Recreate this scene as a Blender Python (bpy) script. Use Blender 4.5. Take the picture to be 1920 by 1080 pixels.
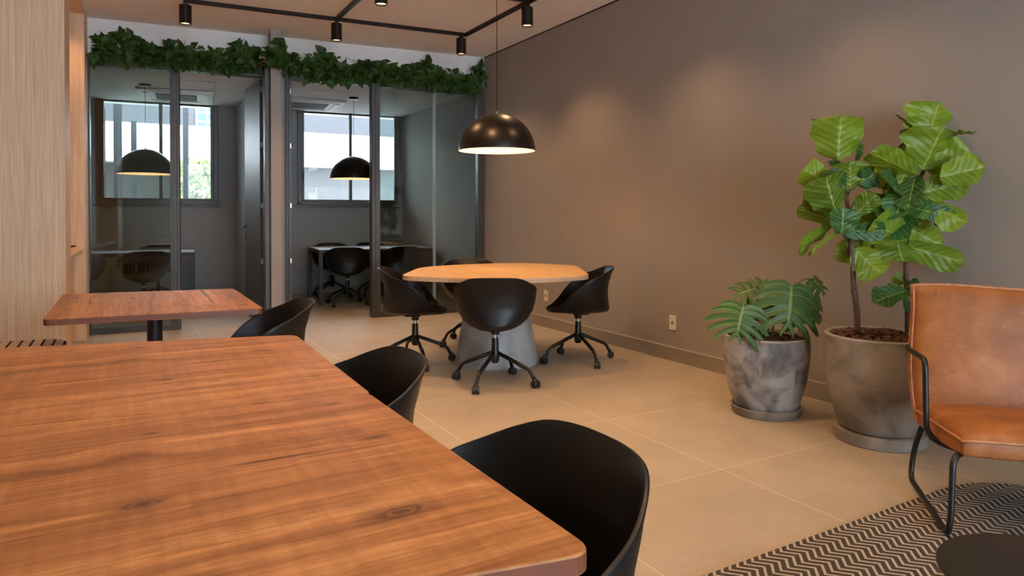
import bpy, bmesh, math, random
from mathutils import Vector, Matrix

for o in list(bpy.data.objects):
    bpy.data.objects.remove(o, do_unlink=True)
SC = bpy.context.scene
COL = SC.collection
PI = math.pi
R = math.radians

# ------------------------------------------------------------------ camera
F_PX = 1299.0
CAM_H = 1.2
YAW = 0.5128
PITCH = -0.0112
cam_data = bpy.data.cameras.new('camera')
cam_data.sensor_width = 36.0
cam_data.lens = F_PX / 1920.0 * 36.0
cam_data.shift_y = -(540 - 416.86) / 1920.0
cam_data.clip_start = 0.05
cam = bpy.data.objects.new('camera', cam_data)
COL.objects.link(cam)
cam.location = (0, 0, CAM_H)
cam.rotation_euler = (PI / 2 + PITCH, 0, -YAW)
SC.camera = cam

# ------------------------------------------------------------------ world, sun, exposure
world = bpy.data.worlds.new('daylight')
SC.world = world
world.use_nodes = True
bg = world.node_tree.nodes['Background']
bg.inputs['Color'].default_value = (0.76, 0.87, 1.0, 1)
bg.inputs['Strength'].default_value = 14.0

sun_d = bpy.data.lights.new('sun', 'SUN')
sun_d.energy = 7.0
sun_d.angle = R(1.0)
sun_d.color = (1.0, 0.95, 0.88)
sun = bpy.data.objects.new('sun', sun_d)
COL.objects.link(sun)
sun.rotation_euler = Vector((-0.35, 0.62, -1.0)).to_track_quat('-Z', 'Y').to_euler()

SC.view_settings.view_transform = 'Standard'
SC.view_settings.look = 'None'
SC.view_settings.exposure = 0.0
SC.view_settings.gamma = 1.0
SC.view_settings.use_curve_mapping = False

WARM = (1.0, 0.58, 0.28)
SPOT_W = 67.0
PEND_W = 7.0

# ------------------------------------------------------------------ helpers
def tag(o, label=None, cat=None, group=None, kind=None):
    if label: o['label'] = label
    if cat: o['category'] = cat
    if group: o['group'] = group
    if kind: o['kind'] = kind
    return o

def thing(name, label, cat, loc=(0, 0, 0), rz=0.0, group=None):
    o = bpy.data.objects.new(name, None)
    o.empty_display_size = 0.1
    COL.objects.link(o)
    o.location = loc
    o.rotation_euler = (0, 0, rz)
    return tag(o, label, cat, group)

class MB:
    """collects geometry for one mesh"""
    def __init__(s):
        s.v = []; s.f = []; s.uv = []; s.has_uv = False
    def add(s, vs, fs, uvs=None):
        b = len(s.v)
        s.v += [tuple(p) for p in vs]
        s.f += [tuple(i + b for i in f) for f in fs]
        if uvs is None: uvs = [(0, 0)] * len(vs)
        else: s.has_uv = True
        s.uv += uvs
        return s
    def box(s, a, b, M=None):
        x0, y0, z0 = a; x1, y1, z1 = b
        vs = [Vector(p) for p in ((x0,y0,z0),(x1,y0,z0),(x1,y1,z0),(x0,y1,z0),(x0,y0,z1),(x1,y0,z1),(x1,y1,z1),(x0,y1,z1))]
        if M is not None: vs = [M @ p for p in vs]
        return s.add(vs, [(0,3,2,1),(4,5,6,7),(0,1,5,4),(1,2,6,5),(2,3,7,6),(3,0,4,7)])
    def prism(s, pts, z0, z1, M=None):
        n = len(pts)
        vs = [Vector((p[0], p[1], z0)) for p in pts] + [Vector((p[0], p[1], z1)) for p in pts]
        if M is not None: vs = [M @ p for p in vs]
        fs = [tuple(range(n))[::-1], tuple(range(n, 2*n))]
        fs += [(i, (i+1) % n, n + (i+1) % n, n + i) for i in range(n)]
        return s.add(vs, fs)
    def lathe(s, prof, n=32, c=(0, 0), M=None, cap0=False, cap1=False):
        vs = []; fs = []
        for r, z in prof:
            for k in range(n):
                a = 2*PI*k/n
                p = Vector((c[0] + r*math.cos(a), c[1] + r*math.sin(a), z))
                vs.append(M @ p if M is not None else p)
        m = len(prof)
        for i in range(m-1):
            for k in range(n):
                k2 = (k+1) % n
                fs.append((i*n+k, i*n+k2, (i+1)*n+k2, (i+1)*n+k))
        if cap0: fs.append(tuple(range(n))[::-1])
        if cap1: fs.append(tuple(range((m-1)*n, m*n)))
        return s.add(vs, fs)
    def tube(s, pts, r, n=10, cap=True):
        pts = [Vector(p) for p in pts]
        rs = r if isinstance(r, (list, tuple)) else [r]*len(pts)
        vs = []; fs = []
        up = None
        for i, p in enumerate(pts):
            if i == 0: d = pts[1]-p
            elif i == len(pts)-1: d = p-pts[i-1]
            else: d = (pts[i+1]-p).normalized() + (p-pts[i-1]).normalized()
            d.normalize()
            if up is None:
                up = Vector((0,0,1)) if abs(d.z) < .9 else Vector((1,0,0))
            a = d.cross(up)
            if a.length < 1e-5: a = d.orthogonal()
            a.normalize()
            b = a.cross(d).normalized()
            up = b
            for k in range(n):
                t = 2*PI*k/n
                vs.append(p + a*math.cos(t)*rs[i] + b*math.sin(t)*rs[i])
        for i in range(len(pts)-1):
            for k in range(n):
                k2 = (k+1) % n
                fs.append((i*n+k, (i+1)*n+k, (i+1)*n+k2, i*n+k2))
        if cap:
            fs.append(tuple(range(n)))
            fs.append(tuple(range((len(pts)-1)*n, len(pts)*n))[::-1])
        return s.add(vs, fs)
    def build(s, name, m, parent=None, smooth=False, bevel=0.0, segs=2, auto=None):
        me = bpy.data.meshes.new(name)
        me.from_pydata(s.v, [], s.f)
        if s.has_uv:
            uvl = me.uv_layers.new(name='UVMap')
            for lp in me.loops:
                uvl.data[lp.index].uv = s.uv[lp.vertex_index]
        if not s.has_uv:
            bm = bmesh.new(); bm.from_mesh(me)
            bmesh.ops.recalc_face_normals(bm, faces=bm.faces)
            bm.to_mesh(me); bm.free()
        me.materials.append(m)
        if smooth:
            for p in me.polygons: p.use_smooth = True
        o = bpy.data.objects.new(name, me)
        COL.objects.link(o)
        if parent is not None: o.parent = parent
        if bevel > 0:
            md = o.modifiers.new('bevel', 'BEVEL')
            md.width = bevel; md.segments = segs; md.limit_method = 'ANGLE'; md.angle_limit = R(35)
            md.harden_normals = False
        if auto is not None:
            for p in me.polygons: p.use_smooth = True
            for e in me.edges: pass
            me.set_sharp_from_angle(angle=R(auto))
        return o

def copy_thing(src, loc, rz, label=None, group=None):
    r = src.copy(); COL.objects.link(r)
    r.location = loc; r.rotation_euler = (0, 0, rz)
    if label: r['label'] = label
    if group: r['group'] = group
    for ch in list(src.children):
        c = ch.copy(); COL.objects.link(c); c.parent = r
        for g in list(ch.children):
            d = g.copy(); COL.objects.link(d); d.parent = c
    return r

def smooth_path(pts, n=6, closed=False):
    """Catmull-Rom through the points"""
    P = [Vector(p) for p in pts]; out = []
    m = len(P)
    for i in range(m if closed else m-1):
        p1, p2 = P[i], P[(i+1) % m]
        p0 = P[i-1] if (i > 0 or closed) else P[0]
        p3 = P[(i+2) % m] if (i+2 < m or closed) else P[-1]
        for k in range(n):
            t = k/n
            out.append(0.5*((2*p1) + (p2-p0)*t + (2*p0-5*p1+4*p2-p3)*t*t + (3*p1-p0-3*p2+p3)*t**3))
    if not closed: out.append(P[-1])
    return out

def fillet(pts, r, n=5):
    """round the corners of an open 3-D polyline"""
    P = [Vector(p) for p in pts]; out = [P[0]]
    rr = r if isinstance(r, (list, tuple)) else [r]*len(P)
    for i in range(1, len(P)-1):
        a, b, c = P[i-1], P[i], P[i+1]
        d1 = (a-b); d2 = (c-b); rad = min(rr[i], d1.length*.49, d2.length*.49)
        s = b + d1.normalized()*rad; e = b + d2.normalized()*rad
        for k in range(n+1):
            t = k/n
            out.append(s*(1-t)**2 + b*2*t*(1-t) + e*t*t)
    out.append(P[-1])
    return out

def round_poly(pts, r, n=5):
    """round the corners of a closed 2-D polygon"""
    m = len(pts); out = []
    rr = r if isinstance(r, (list, tuple)) else [r]*m
    for i in range(m):
        a = Vector(pts[i-1]); b = Vector(pts[i]); c = Vector(pts[(i+1) % m])
        d1 = a-b; d2 = c-b; rad = min(rr[i], d1.length*.49, d2.length*.49)
        s = b + d1.normalized()*rad; e = b + d2.normalized()*rad
        for k in range(n+1):
            t = k/n
            p = s*(1-t)**2 + b*2*t*(1-t) + e*t*t
            out.append((p.x, p.y))
    return out

def interp(x, T):
    if x <= T[0][0]: return T[0][1]
    for (a, va), (b, vb) in zip(T, T[1:]):
        if x <= b:
            t = (x-a)/(b-a); t = t*t*(3-2*t)*.5 + t*.5
            return va + (vb-va)*t
    return T[-1][1]

# ------------------------------------------------------------------ materials
class NT:
    def __init__(s, name):
        s.m = bpy.data.materials.new(name); s.m.use_nodes = True
        s.t = s.m.node_tree; s.n = s.t.nodes; s.l = s.t.links
        s.b = s.n['Principled BSDF']
    def node(s, t, **kw):
        nd = s.n.new(t)
        for k, v in kw.items():
            if k in nd.inputs: nd.inputs[k].default_value = v
            else: setattr(nd, k, v)
        return nd
    def link(s, a, b): s.l.new(a, b)
    def coords(s, kind='Object', scale=(1, 1, 1), rot=(0, 0, 0), loc=(0, 0, 0)):
        tc = s.node('ShaderNodeTexCoord'); mp = s.node('ShaderNodeMapping')
        mp.inputs['Scale'].default_value = scale; mp.inputs['Rotation'].default_value = rot
        mp.inputs['Location'].default_value = loc
        s.link(tc.outputs[kind], mp.inputs['Vector'])
        return mp.outputs['Vector']
    def noise(s, vec, scale=5, detail=4, rough=.5, dist=0):
        nd = s.node('ShaderNodeTexNoise')
        nd.inputs['Scale'].default_value = scale; nd.inputs['Detail'].default_value = detail
        nd.inputs['Roughness'].default_value = rough; nd.inputs['Distortion'].default_value = dist
        s.link(vec, nd.inputs['Vector'])
        return nd.outputs['Fac']
    def ramp(s, fac, stops):
        r = s.node('ShaderNodeValToRGB')
        e = r.color_ramp.elements
        e[0].position = stops[0][0]; e[0].color = (*stops[0][1], 1)
        e[1].position = stops[-1][0]; e[1].color = (*stops[-1][1], 1)
        for p, c in stops[1:-1]:
            q = e.new(p); q.color = (*c, 1)
        s.link(fac, r.inputs['Fac'])
        return r.outputs['Color']
    def mix(s, fac, a, b, mode='MIX'):
        m = s.node('ShaderNodeMix'); m.data_type = 'RGBA'; m.blend_type = mode
        for sock, v in ((m.inputs[0], fac), (m.inputs[6], a), (m.inputs[7], b)):
            if hasattr(v, 'links') or isinstance(v, bpy.types.NodeSocket): s.link(v, sock)
            elif isinstance(v, (int, float)): sock.default_value = v
            else: sock.default_value = (*v, 1)
        return m.outputs[2]
    def math(s, op, a, b=None, c=None):
        m = s.node('ShaderNodeMath'); m.operation = op
        for i, v in enumerate((a, b, c)):
            if v is None: continue
            if isinstance(v, bpy.types.NodeSocket): s.link(v, m.inputs[i])
            else: m.inputs[i].default_value = v
        return m.outputs[0]
    def bump(s, h, strength=.2, dist=.01):
        b = s.node('ShaderNodeBump'); b.inputs['Strength'].default_value = strength
        b.inputs['Distance'].default_value = dist
        s.link(h, b.inputs['Height']); s.link(b.outputs['Normal'], s.b.inputs['Normal'])
    def color(s, c): 
        if isinstance(c, bpy.types.NodeSocket): s.link(c, s.b.inputs['Base Color'])
        else: s.b.inputs['Base Color'].default_value = (*c, 1)
    def set(s, rough=.5, metal=0.0, spec=.5, coat=0.0):
        s.b.inputs['Roughness'].default_value = rough; s.b.inputs['Metallic'].default_value = metal
        s.b.inputs['Specular IOR Level'].default_value = spec
        s.b.inputs['Coat Weight'].default_value = coat
        return s.m

def plain(name, c, rough=.5, metal=0.0, spec=.5, vary=.06, vscale=8):
    t = NT(name)
    f = t.noise(t.coords(), vscale, 3, .6)
    a = tuple(max(0, x*(1-vary)) for x in c); b = tuple(min(1, x*(1+vary)) for x in c)
    t.color(t.ramp(f, [(.3, a), (.7, b)]))
    return t.set(rough, metal, spec)

def emit(name, c, s):
    t = NT(name)
    t.color(c)
    t.b.inputs['Emission Color'].default_value = (*c, 1)
    t.b.inputs['Emission Strength'].default_value = s
    return t.m

def table_wood(name, axis='X', knots=()):
    t = NT(name)
    sc = (1, 1, 1)
    g = (0.55, 9, 9) if axis == 'X' else (9, 0.55, 9)
    g2 = (5, 130, 130) if axis == 'X' else (130, 5, 130)
    g3 = (38, 2.2, 2.2) if axis == 'X' else (2.2, 38, 2.2)
    kk = (1.3, 3.1, 1) if axis == 'X' else (3.1, 1.3, 1)
    warp = t.noise(t.coords(scale=(1.5, 1.5, 1.5)), 1.6, 3, .6)
    v1 = t.coords(scale=g)
    vm = t.node('ShaderNodeVectorMath'); vm.operation = 'MULTIPLY_ADD'
    t.link(warp, vm.inputs[0]); vm.inputs[1].default_value = (1.6, 1.6, 0); t.link(v1, vm.inputs[2])
    n1 = t.noise(vm.outputs[0], 1.0, 6, .62, .6)
    n2 = t.noise(t.coords(scale=g2), 1.0, 4, .7)
    n3 = t.noise(t.coords(scale=g3), 1.0, 3, .6)
    # growth rings
    w = t.node('ShaderNodeTexWave'); w.wave_type = 'BANDS'; w.bands_direction = 'Y' if axis == 'X' else 'X'
    w.inputs['Scale'].default_value = 5.5; w.inputs['Distortion'].default_value = 9
    w.inputs['Detail'].default_value = 3; w.inputs['Detail Scale'].default_value = .9
    t.link(t.coords(scale=(.35, 1, 1) if axis == 'X' else (1, .35, 1)), w.inputs['Vector'])
    base = t.ramp(n1, [(.28, (.19, .072, .024)), (.42, (.33, .142, .049)), (.55, (.43, .195, .072)), (.72, (.60, .310, .128))])
    c = t.mix(.8, base, t.ramp(n2, [(.3, (.66, .58, .48)), (.7, (1.2, 1.2, 1.2))]), 'MULTIPLY')
    n5 = t.noise(t.coords(scale=(1.1, 34, 34) if axis == 'X' else (34, 1.1, 34), loc=(7, 1, 2)), 1.0, 5, .7, .4)
    c = t.mix(.5, c, t.ramp(n5, [(.32, (.62, .52, .42)), (.5, (1, 1, 1)), (.68, (1.25, 1.28, 1.3))]), 'MULTIPLY')
    c = t.mix(.22, c, t.ramp(w.outputs['Fac'], [(.0, (.72, .62, .52)), (.6, (1.05, 1.05, 1.05))]), 'MULTIPLY')
    c = t.mix(.55, c, t.ramp(n3, [(.38, (.84, .78, .70)), (.62, (1.14, 1.14, 1.1))]), 'MULTIPLY')
    # dark cracks along the grain
    n4 = t.noise(t.coords(scale=(.9, 26, 26) if axis == 'X' else (26, .9, 26), loc=(3, 5, 0)), 1.0, 2, .5, .3)
    c = t.mix(t.ramp(n4, [(.66, (0, 0, 0)), (.74, (.8, .8, .8))]), c, (.07, .024, .010))
    # knots: dark oval eyes with a ring, grain swirling round them
    kn = t.noise(t.coords(scale=(26, 26, 26)), 1, 3)
    tc = t.node('ShaderNodeTexCoord')
    dm = None
    for (kx, ky, ks) in knots:
        su = t.node('ShaderNodeVectorMath'); su.operation = 'SUBTRACT'; t.link(tc.outputs['Object'], su.inputs[0]); su.inputs[1].default_value = (kx, ky, 0)
        mu = t.node('ShaderNodeVectorMath'); mu.operation = 'MULTIPLY'; t.link(su.outputs[0], mu.inputs[0])
        mu.inputs[1].default_value = (1/ks, 2.1/ks, 0) if axis == 'X' else (2.1/ks, 1/ks, 0)
        ln = t.node('ShaderNodeVectorMath'); ln.operation = 'LENGTH'; t.link(mu.outputs[0], ln.inputs[0])
        dm = ln.outputs['Value'] if dm is None else t.math('MINIMUM', dm, ln.outputs['Value'])
    if dm is not None:
        dd = t.math('ADD', dm, t.math('MULTIPLY', t.math('SUBTRACT', kn, .5), 1.1))
        c = t.mix(t.ramp(t.math('MULTIPLY', dd, .25), [(.0, (.95, .95, .95)), (.09, (.85, .85, .85)), (.14, (.45, .45, .45)), (.19, (.88, .88, .88)), (.25, (.45, .45, .45)), (.55, (0, 0, 0))]), c, (.085, .030, .013))
    t.color(c)
    t.bump(t.math('ADD', n2, t.math('MULTIPLY', n3, .5)), .10, .003)
    return t.set(.50, 0, .30)

def veneer(name, dark, mid, lite, axis='Z', scale=1.0, rough=.45):
    """fine straight-grained veneer"""
    t = NT(name)
    k = {'Z': (1, 1, .022), 'X': (.03, 1, 1), 'Y': (1, .03, 1)}[axis]
    g = tuple(a*95*scale for a in k); h = tuple(a*26*scale for a in k)
    n1 = t.noise(t.coords(scale=g), 1, 4, .65)
    n2 = t.noise(t.coords(scale=h), 1, 3, .6, .4)
    c = t.ramp(n1, [(.30, dark), (.52, mid), (.75, lite)])
    c = t.mix(.5, c, t.ramp(n2, [(.35, (.80, .77, .72)), (.62, (1.1, 1.1, 1.1))]), 'MULTIPLY')
    t.color(c); t.bump(n1, .06, .002)
    return t.set(rough, 0, .4)

def concrete(name, dark, lite, scale=3.0, rough=.5, lo=.38, hi=.62):
    t = NT(name)
    n1 = t.noise(t.coords(), scale, 3, .5, .6)
    n2 = t.noise(t.coords(scale=(1, 1, 9)), 12, 5, .7)
    c = t.ramp(n1, [(lo, dark), (hi, lite)])
    c = t.mix(.45, c, t.ramp(n2, [(.3, (.72, .72, .72)), (.7, (1.15, 1.15, 1.15))]), 'MULTIPLY')
    t.color(c); t.bump(n2, .12, .004)
    return t.set(rough, 0, .4)

def glass_mat(name, tint, ior=1.45, rough=0.0):
    t = NT(name)
    t.n.remove(t.b)
    tr = t.node('ShaderNodeBsdfTransparent'); tr.inputs['Color'].default_value = (*tint, 1)
    gl = t.node('ShaderNodeBsdfGlossy'); gl.inputs['Roughness'].default_value = rough
    fr = t.node('ShaderNodeFresnel'); fr.inputs['IOR'].default_value = ior
    mx = t.node('ShaderNodeMixShader')
    t.link(fr.outputs[0], mx.inputs[0]); t.link(tr.outputs[0], mx.inputs[1]); t.link(gl.outputs[0], mx.inputs[2])
    t.link(mx.outputs[0], t.n['Material Output'].inputs['Surface'])
    return t.m

def leaf_mat(name, top, under, vein, veins=7, rough=.42, trans=.18, var=.25):
    t = NT(name)
    tc = t.node('ShaderNodeTexCoord'); sp = t.node('ShaderNodeSeparateXYZ')
    t.link(tc.outputs['UV'], sp.inputs[0])
    u, v = t.math('MODULO', sp.outputs['X'], 2.0), sp.outputs['Y']
    wn = t.node('ShaderNodeTexWhiteNoise'); wn.noise_dimensions = '1D'
    t.link(t.math('FLOOR', t.math('MULTIPLY', sp.outputs['X'], .5)), wn.inputs['W'])
    au = t.math('ABSOLUTE', t.math('SUBTRACT', u, .5))
    mid = t.math('LESS_THAN', au, .020)
    ph = t.math('FRACT', t.math('MULTIPLY', t.math('SUBTRACT', v, t.math('MULTIPLY', au, .62)), veins))
    side = t.math('LESS_THAN', t.math('ABSOLUTE', t.math('SUBTRACT', ph, .5)), .045)
    vf = t.math('MAXIMUM', mid, t.math('MULTIPLY', side, .75))
    n = t.noise(t.coords(), 5.5, 4, .6)
    geo = t.node('ShaderNodeNewGeometry')
    a = t.mix(t.ramp(n, [(.3, (0, 0, 0)), (.7, (1, 1, 1))]), top, tuple(x*(1+var*2) for x in top))
    b = t.mix(t.ramp(n, [(.3, (0, 0, 0)), (.7, (1, 1, 1))]), under, tuple(x*(1+var) for x in under))
    c = t.mix(geo.outputs['Backfacing'], a, b)
    c = t.mix(1.0, c, t.ramp(wn.outputs['Value'], [(0, (.50, .56, .62)), (.5, (.9, .9, .9)), (1, (1.3, 1.2, 1.0))]), 'MULTIPLY')
    c = t.mix(t.math('MULTIPLY', vf, .7), c, vein)
    t.color(c)
    h = t.math('ADD', t.math('ABSOLUTE', t.math('SUBTRACT', ph, .5)), 0)
    t.bump(h, .35, .01)
    t.set(rough, 0, .4)
    tl = t.node('ShaderNodeBsdfTranslucent')
    t.link(c, tl.inputs['Color'])
    mx = t.node('ShaderNodeMixShader'); mx.inputs[0].default_value = trans
    t.link(t.b.outputs[0], mx.inputs[1]); t.link(tl.outputs[0], mx.inputs[2])
    t.link(mx.outputs[0], t.n['Material Output'].inputs['Surface'])
    return t.m

def tile_mat():
    t = NT('beige_floor_tile')
    tc = t.node('ShaderNodeTexCoord'); sp = t.node('ShaderNodeSeparateXYZ')
    t.link(tc.outputs['Object'], sp.inputs[0])
    P = 0.893
    def joint(s, off):
        f = t.math('FRACT', t.math('MULTIPLY', t.math('SUBTRACT', s, off - 50*P), 1/P))
        d = t.math('MINIMUM', f, t.math('SUBTRACT', 1, f))
        return t.math('LESS_THAN', d, .0016/P)
    j = t.math('MAXIMUM', joint(sp.outputs['X'], 2.455), joint(sp.outputs['Y'], 2.348))
    ix = t.math('FLOOR', t.math('MULTIPLY', t.math('SUBTRACT', sp.outputs['X'], 2.455-50*P), 1/P))
    iy = t.math('FLOOR', t.math('MULTIPLY', t.math('SUBTRACT', sp.outputs['Y'], 2.348-50*P), 1/P))
    cb = t.node('ShaderNodeCombineXYZ'); t.link(ix, cb.inputs[0]); t.link(iy, cb.inputs[1])
    wn = t.node('ShaderNodeTexWhiteNoise'); t.link(cb.outputs[0], wn.inputs['Vector'])
    n = t.noise(t.coords(), 2.2, 6, .6, .4)
    n2 = t.noise(t.coords(scale=(1, 2.6, 1)), 14, 4, .65)
    c = t.ramp(n, [(.3, (.348, .284, .205)), (.7, (.413, .340, .250))])
    c = t.mix(.35, c, t.ramp(n2, [(.3, (.88, .87, .86)), (.7, (1.08, 1.08, 1.08))]), 'MULTIPLY')
    c = t.mix(.5, c, t.ramp(wn.outputs['Value'], [(0, (.93, .93, .93)), (1, (1.05, 1.05, 1.05))]), 'MULTIPLY')
    c = t.mix(j, c, (.62, .56, .48))
    t.color(c)
    return t.set(.66, 0, .3)

def rug_mat():
    t = NT('chevron_rug_weave')
    tc = t.node('ShaderNodeTexCoord'); sp = t.node('ShaderNodeSeparateXYZ')
    t.link(tc.outputs['Object'], sp.inputs[0])
    x, y = sp.outputs['X'], sp.outputs['Y']
    p = .036; q = .088
    tri = t.math('PINGPONG', t.math('ADD', y, 20), q/2)          # 0..q/2
    ph = t.math('ADD', t.math('MULTIPLY', t.math('ADD', x, 20), 1/p), t.math('MULTIPLY', tri, .95/p))
    fr = t.math('FRACT', ph)
    stripe = t.math('LESS_THAN', fr, .36)
    # woven cord beads
    bead = t.math('SINE', t.math('MULTIPLY', t.math('ADD', x, t.math('MULTIPLY', y, .35)), 2*PI/.0075))
    bead2 = t.math('SINE', t.math('MULTIPLY', y, 2*PI/.009))
    bb = t.math('MULTIPLY_ADD', t.math('MULTIPLY', bead, bead2), .5, .5)
    n = t.noise(t.coords(), 300, 2, .6)
    lite = t.ramp(bb, [(0, (.20, .165, .125)), (1, (.62, .54, .44))])
    dark = t.ramp(bb, [(0, (.016, .013, .011)), (1, (.095, .078, .066))])
    c = t.mix(stripe, dark, lite)
    c = t.mix(.3, c, t.ramp(n, [(.3, (.75, .75, .75)), (.7, (1.2, 1.2, 1.2))]), 'MULTIPLY')
    t.color(c)
    t.bump(t.math('ADD', bb, stripe), .5, .004)
    return t.set(.9, 0, .2)

def leather_mat():
    t = NT('tan_leather')
    n1 = t.noise(t.coords(), 5, 5, .6, .5)
    c = t.ramp(n1, [(.3, (.20, .060, .010)), (.55, (.31, .105, .024)), (.75, (.41, .165, .055))])
    vo = t.node('ShaderNodeTexVoronoi'); vo.feature = 'DISTANCE_TO_EDGE'; vo.inputs['Scale'].default_value = 26
    wv = t.noise(t.coords(), 7, 4, .7)
    vm = t.node('ShaderNodeVectorMath'); vm.operation = 'MULTIPLY_ADD'
    t.link(wv, vm.inputs[0]); vm.inputs[1].default_value = (.35, .35, .35); t.link(t.coords(), vm.inputs[2])
    t.link(vm.outputs[0], vo.inputs['Vector'])
    cr = t.ramp(vo.outputs['Distance'], [(.0, (1, 1, 1)), (.03, (0, 0, 0))])
    mask = t.ramp(t.noise(t.coords(loc=(4, 4, 4)), 9, 3, .6), [(.45, (0, 0, 0)), (.7, (.55, .55, .55))])
    c = t.mix(t.mix(1.0, cr, mask, 'MULTIPLY'), c, (.72, .40, .20))
    # hairline scratches
    s = t.noise(t.coords(scale=(1, 1, .12), rot=(.6, .5, .4)), 120, 2, .5)
    c = t.mix(t.ramp(s, [(.68, (0, 0, 0)), (.78, (.15, .15, .15))]), c, (.66, .36, .18))
    t.color(c)
    t.bump(t.math('ADD', t.noise(t.coords(), 60, 4, .7), n1), .12, .006)
    return t.set(.46, 0, .34)

M = {}
M['wall_grey'] = plain('grey_wall_paint', (.335, .292, .255), .7, vary=.04, vscale=2)
M['room_grey'] = plain('room_wall_paint', (.34, .335, .32), .7, vary=.03, vscale=2)
M['ceiling'] = plain('ceiling_paint', (.90, .84, .78), .85, vary=.02, vscale=2)
M['room_ceiling'] = plain('room_ceiling_paint', (.82, .81, .80), .85, vary=.02)
M['header'] = plain('header_paint', (.88, .85, .82), .8, vary=.03)
M['column'] = plain('column_paint', (.34, .315, .295), .7, vary=.03)
M['tile'] = tile_mat()
M['skirting'] = plain('skirting_tile', (.30, .250, .200), .45, vary=.08)
M['skirting_edge'] = plain('skirting_edge', (.45, .39, .33), .5)
M['dark_gap'] = plain('shadow_gap', (.03, .026, .022), .9)
M['alu'] = plain('bronze_aluminium', (.080, .076, .074), .42, .5, .5, vary=.1)
M['alu_light'] = plain('window_aluminium', (.12, .115, .108), .45, .5)
M['door_dark'] = plain('dark_door_laminate', (.055, .057, .062), .38, 0, .6)
M['steel'] = plain('steel', (.62, .62, .62), .28, 1.0)
M['black_shell'] = plain('black_polypropylene', (.0085, .0075, .0072), .38, 0, .30, vary=.1, vscale=60)
M['black_metal'] = plain('black_powder_coat', (.011, .011, .012), .38, .2, .5)
M['black_rubber'] = plain('black_nylon', (.014, .014, .015), .45)
M['lamp_black'] = plain('black_lamp_metal', (.020, .015, .012), .34, .6, .6)
M['lamp_white'] = plain('lamp_inner_enamel', (.86, .80, .70), .5)
M['bulb'] = emit('glowing_bulb', (1.0, .70, .38), 14)
M['spot_glow'] = emit('spot_lens', (1.0, .66, .32), 5)
M['oak'] = veneer('light_oak_top', (.46, .275, .115), (.57, .36, .165), (.66, .44, .215), 'Y', .8, .42)
M['oak_edge'] = veneer('oak_edge', (.42, .27, .16), (.52, .35, .22), (.60, .42, .28), 'X', .6, .5)
M['panel'] = veneer('panel_veneer', (.67, .43, .255), (.80, .55, .35), (.90, .67, .45), 'Z', 1.7, .5)
def kl(c, ks): return [(x-c[0], y-c[1], s_*1.35) for x, y, s_ in ks]
M['table_near'] = table_wood('rustic_wood_near_table', 'X', kl((-.037, 1.312), [(.022, 1.213, .022), (.364, .992, .030), (.443, 1.351, .016), (.436, 1.64, .010), (.05, 1.60, .008), (.059, .93, .02)]))
M['table_far'] = table_wood('rustic_wood_far_table', 'X', kl((-.032, 2.289), [(.273, 1.727, .013), (.098, 2.105, .014), (.40, 2.403, .012), (.055, 2.66, .016), (.466, 1.948, .008), (.13, 2.02, .007)]))
M['table_small'] = table_wood('rustic_wood_small_table', 'Y', kl((.147, 4.055), [(.471, 3.853, .010), (-.139, 4.438, .012), (.051, 4.247, .014), (.53, 3.66, .014), (.263, 4.328, .008)]))
M['table_edge'] = plain('table_edge_band', (.165, .048, .022), .4, vary=.15, vscale=20)
M['concrete_base'] = concrete('polished_concrete', (.24, .235, .23), (.42, .415, .41), 3.5, .36)
M['pot_a'] = concrete('mottled_grey_concrete', (.115, .11, .108), (.42, .41, .40), 6.5, .42, .36, .60)
M['pot_b'] = concrete('mottled_brown_concrete', (.15, .125, .10), (.33, .285, .235), 4.5, .5, .34, .62)
M['pot_rim'] = concrete('pot_rim_concrete', (.26, .235, .205), (.34, .31, .275), 7, .6)
M['saucer'] = concrete('saucer_concrete', (.17, .15, .125), (.27, .24, .205), 6, .6)
M['mulch'] = plain('bark_mulch', (.085, .034, .020), .85, vary=.7, vscale=30)
M['leather'] = leather_mat()
M['leather_edge'] = plain('leather_piping', (.40, .17, .075), .5, vary=.25, vscale=40)
M['rug'] = rug_mat()
M['rug_edge'] = plain('rug_binding', (.035, .028, .024), .9)
M['socket'] = plain('cream_plastic', (.74, .68, .58), .4)
M['socket_dark'] = plain('socket_holes', (.05, .04, .03), .6)
M['grey_top'] = plain('grey_laminate_top', (.19, .195, .20), .38)
M['blue_black'] = plain('blue_black_frame', (.022, .024, .030), .45, .2)
M['ac_white'] = plain('ac_white_plastic', (.66, .66, .65), .45)
M['ac_bar'] = plain('ac_grille_bars', (.22, .22, .22), .6)
M['ac_dark'] = plain('ac_grille_dark', (.07, .07, .075), .6)
M['glass'] = glass_mat('partition_glass', (.90, .94, .93), 1.42)
M['glass_win'] = glass_mat('window_glass', (.94, .97, .97), 1.35)
M['glass_rear'] = glass_mat('rear_window_glass', (.90, .92, .93), 1.35)
M['bark'] = plain('fig_bark', (.115, .075, .052), .85, vary=.5, vscale=60)
M['stem'] = plain('green_stem', (.10, .13, .035), .6, vary=.3)
M['vine'] = plain('vine_stem', (.16, .085, .035), .7, vary=.3)
M['fig'] = leaf_mat('fig_leaf', (.030, .105, .022), (.150, .235, .013), (.36, .41, .09), 6.5, .40, .20)
M['monstera'] = leaf_mat('monstera_leaf', (.040, .105, .026), (.10, .20, .030), (.28, .36, .12), 9, .40, .15)
M['yellow_leaf'] = plain('yellow_leaf', (.62, .33, .02), .5, vary=.2)
M['ivy'] = leaf_mat('ivy_leaf', (.018, .052, .007), (.048, .110, .010), (.09, .16, .035), 6, .45, .10, .6)
M['ext_white'] = plain('white_render', (.86, .86, .86), .9)
M['ext_grey'] = plain('pale_grey_render', (.066, .066, .073), .9)
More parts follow.
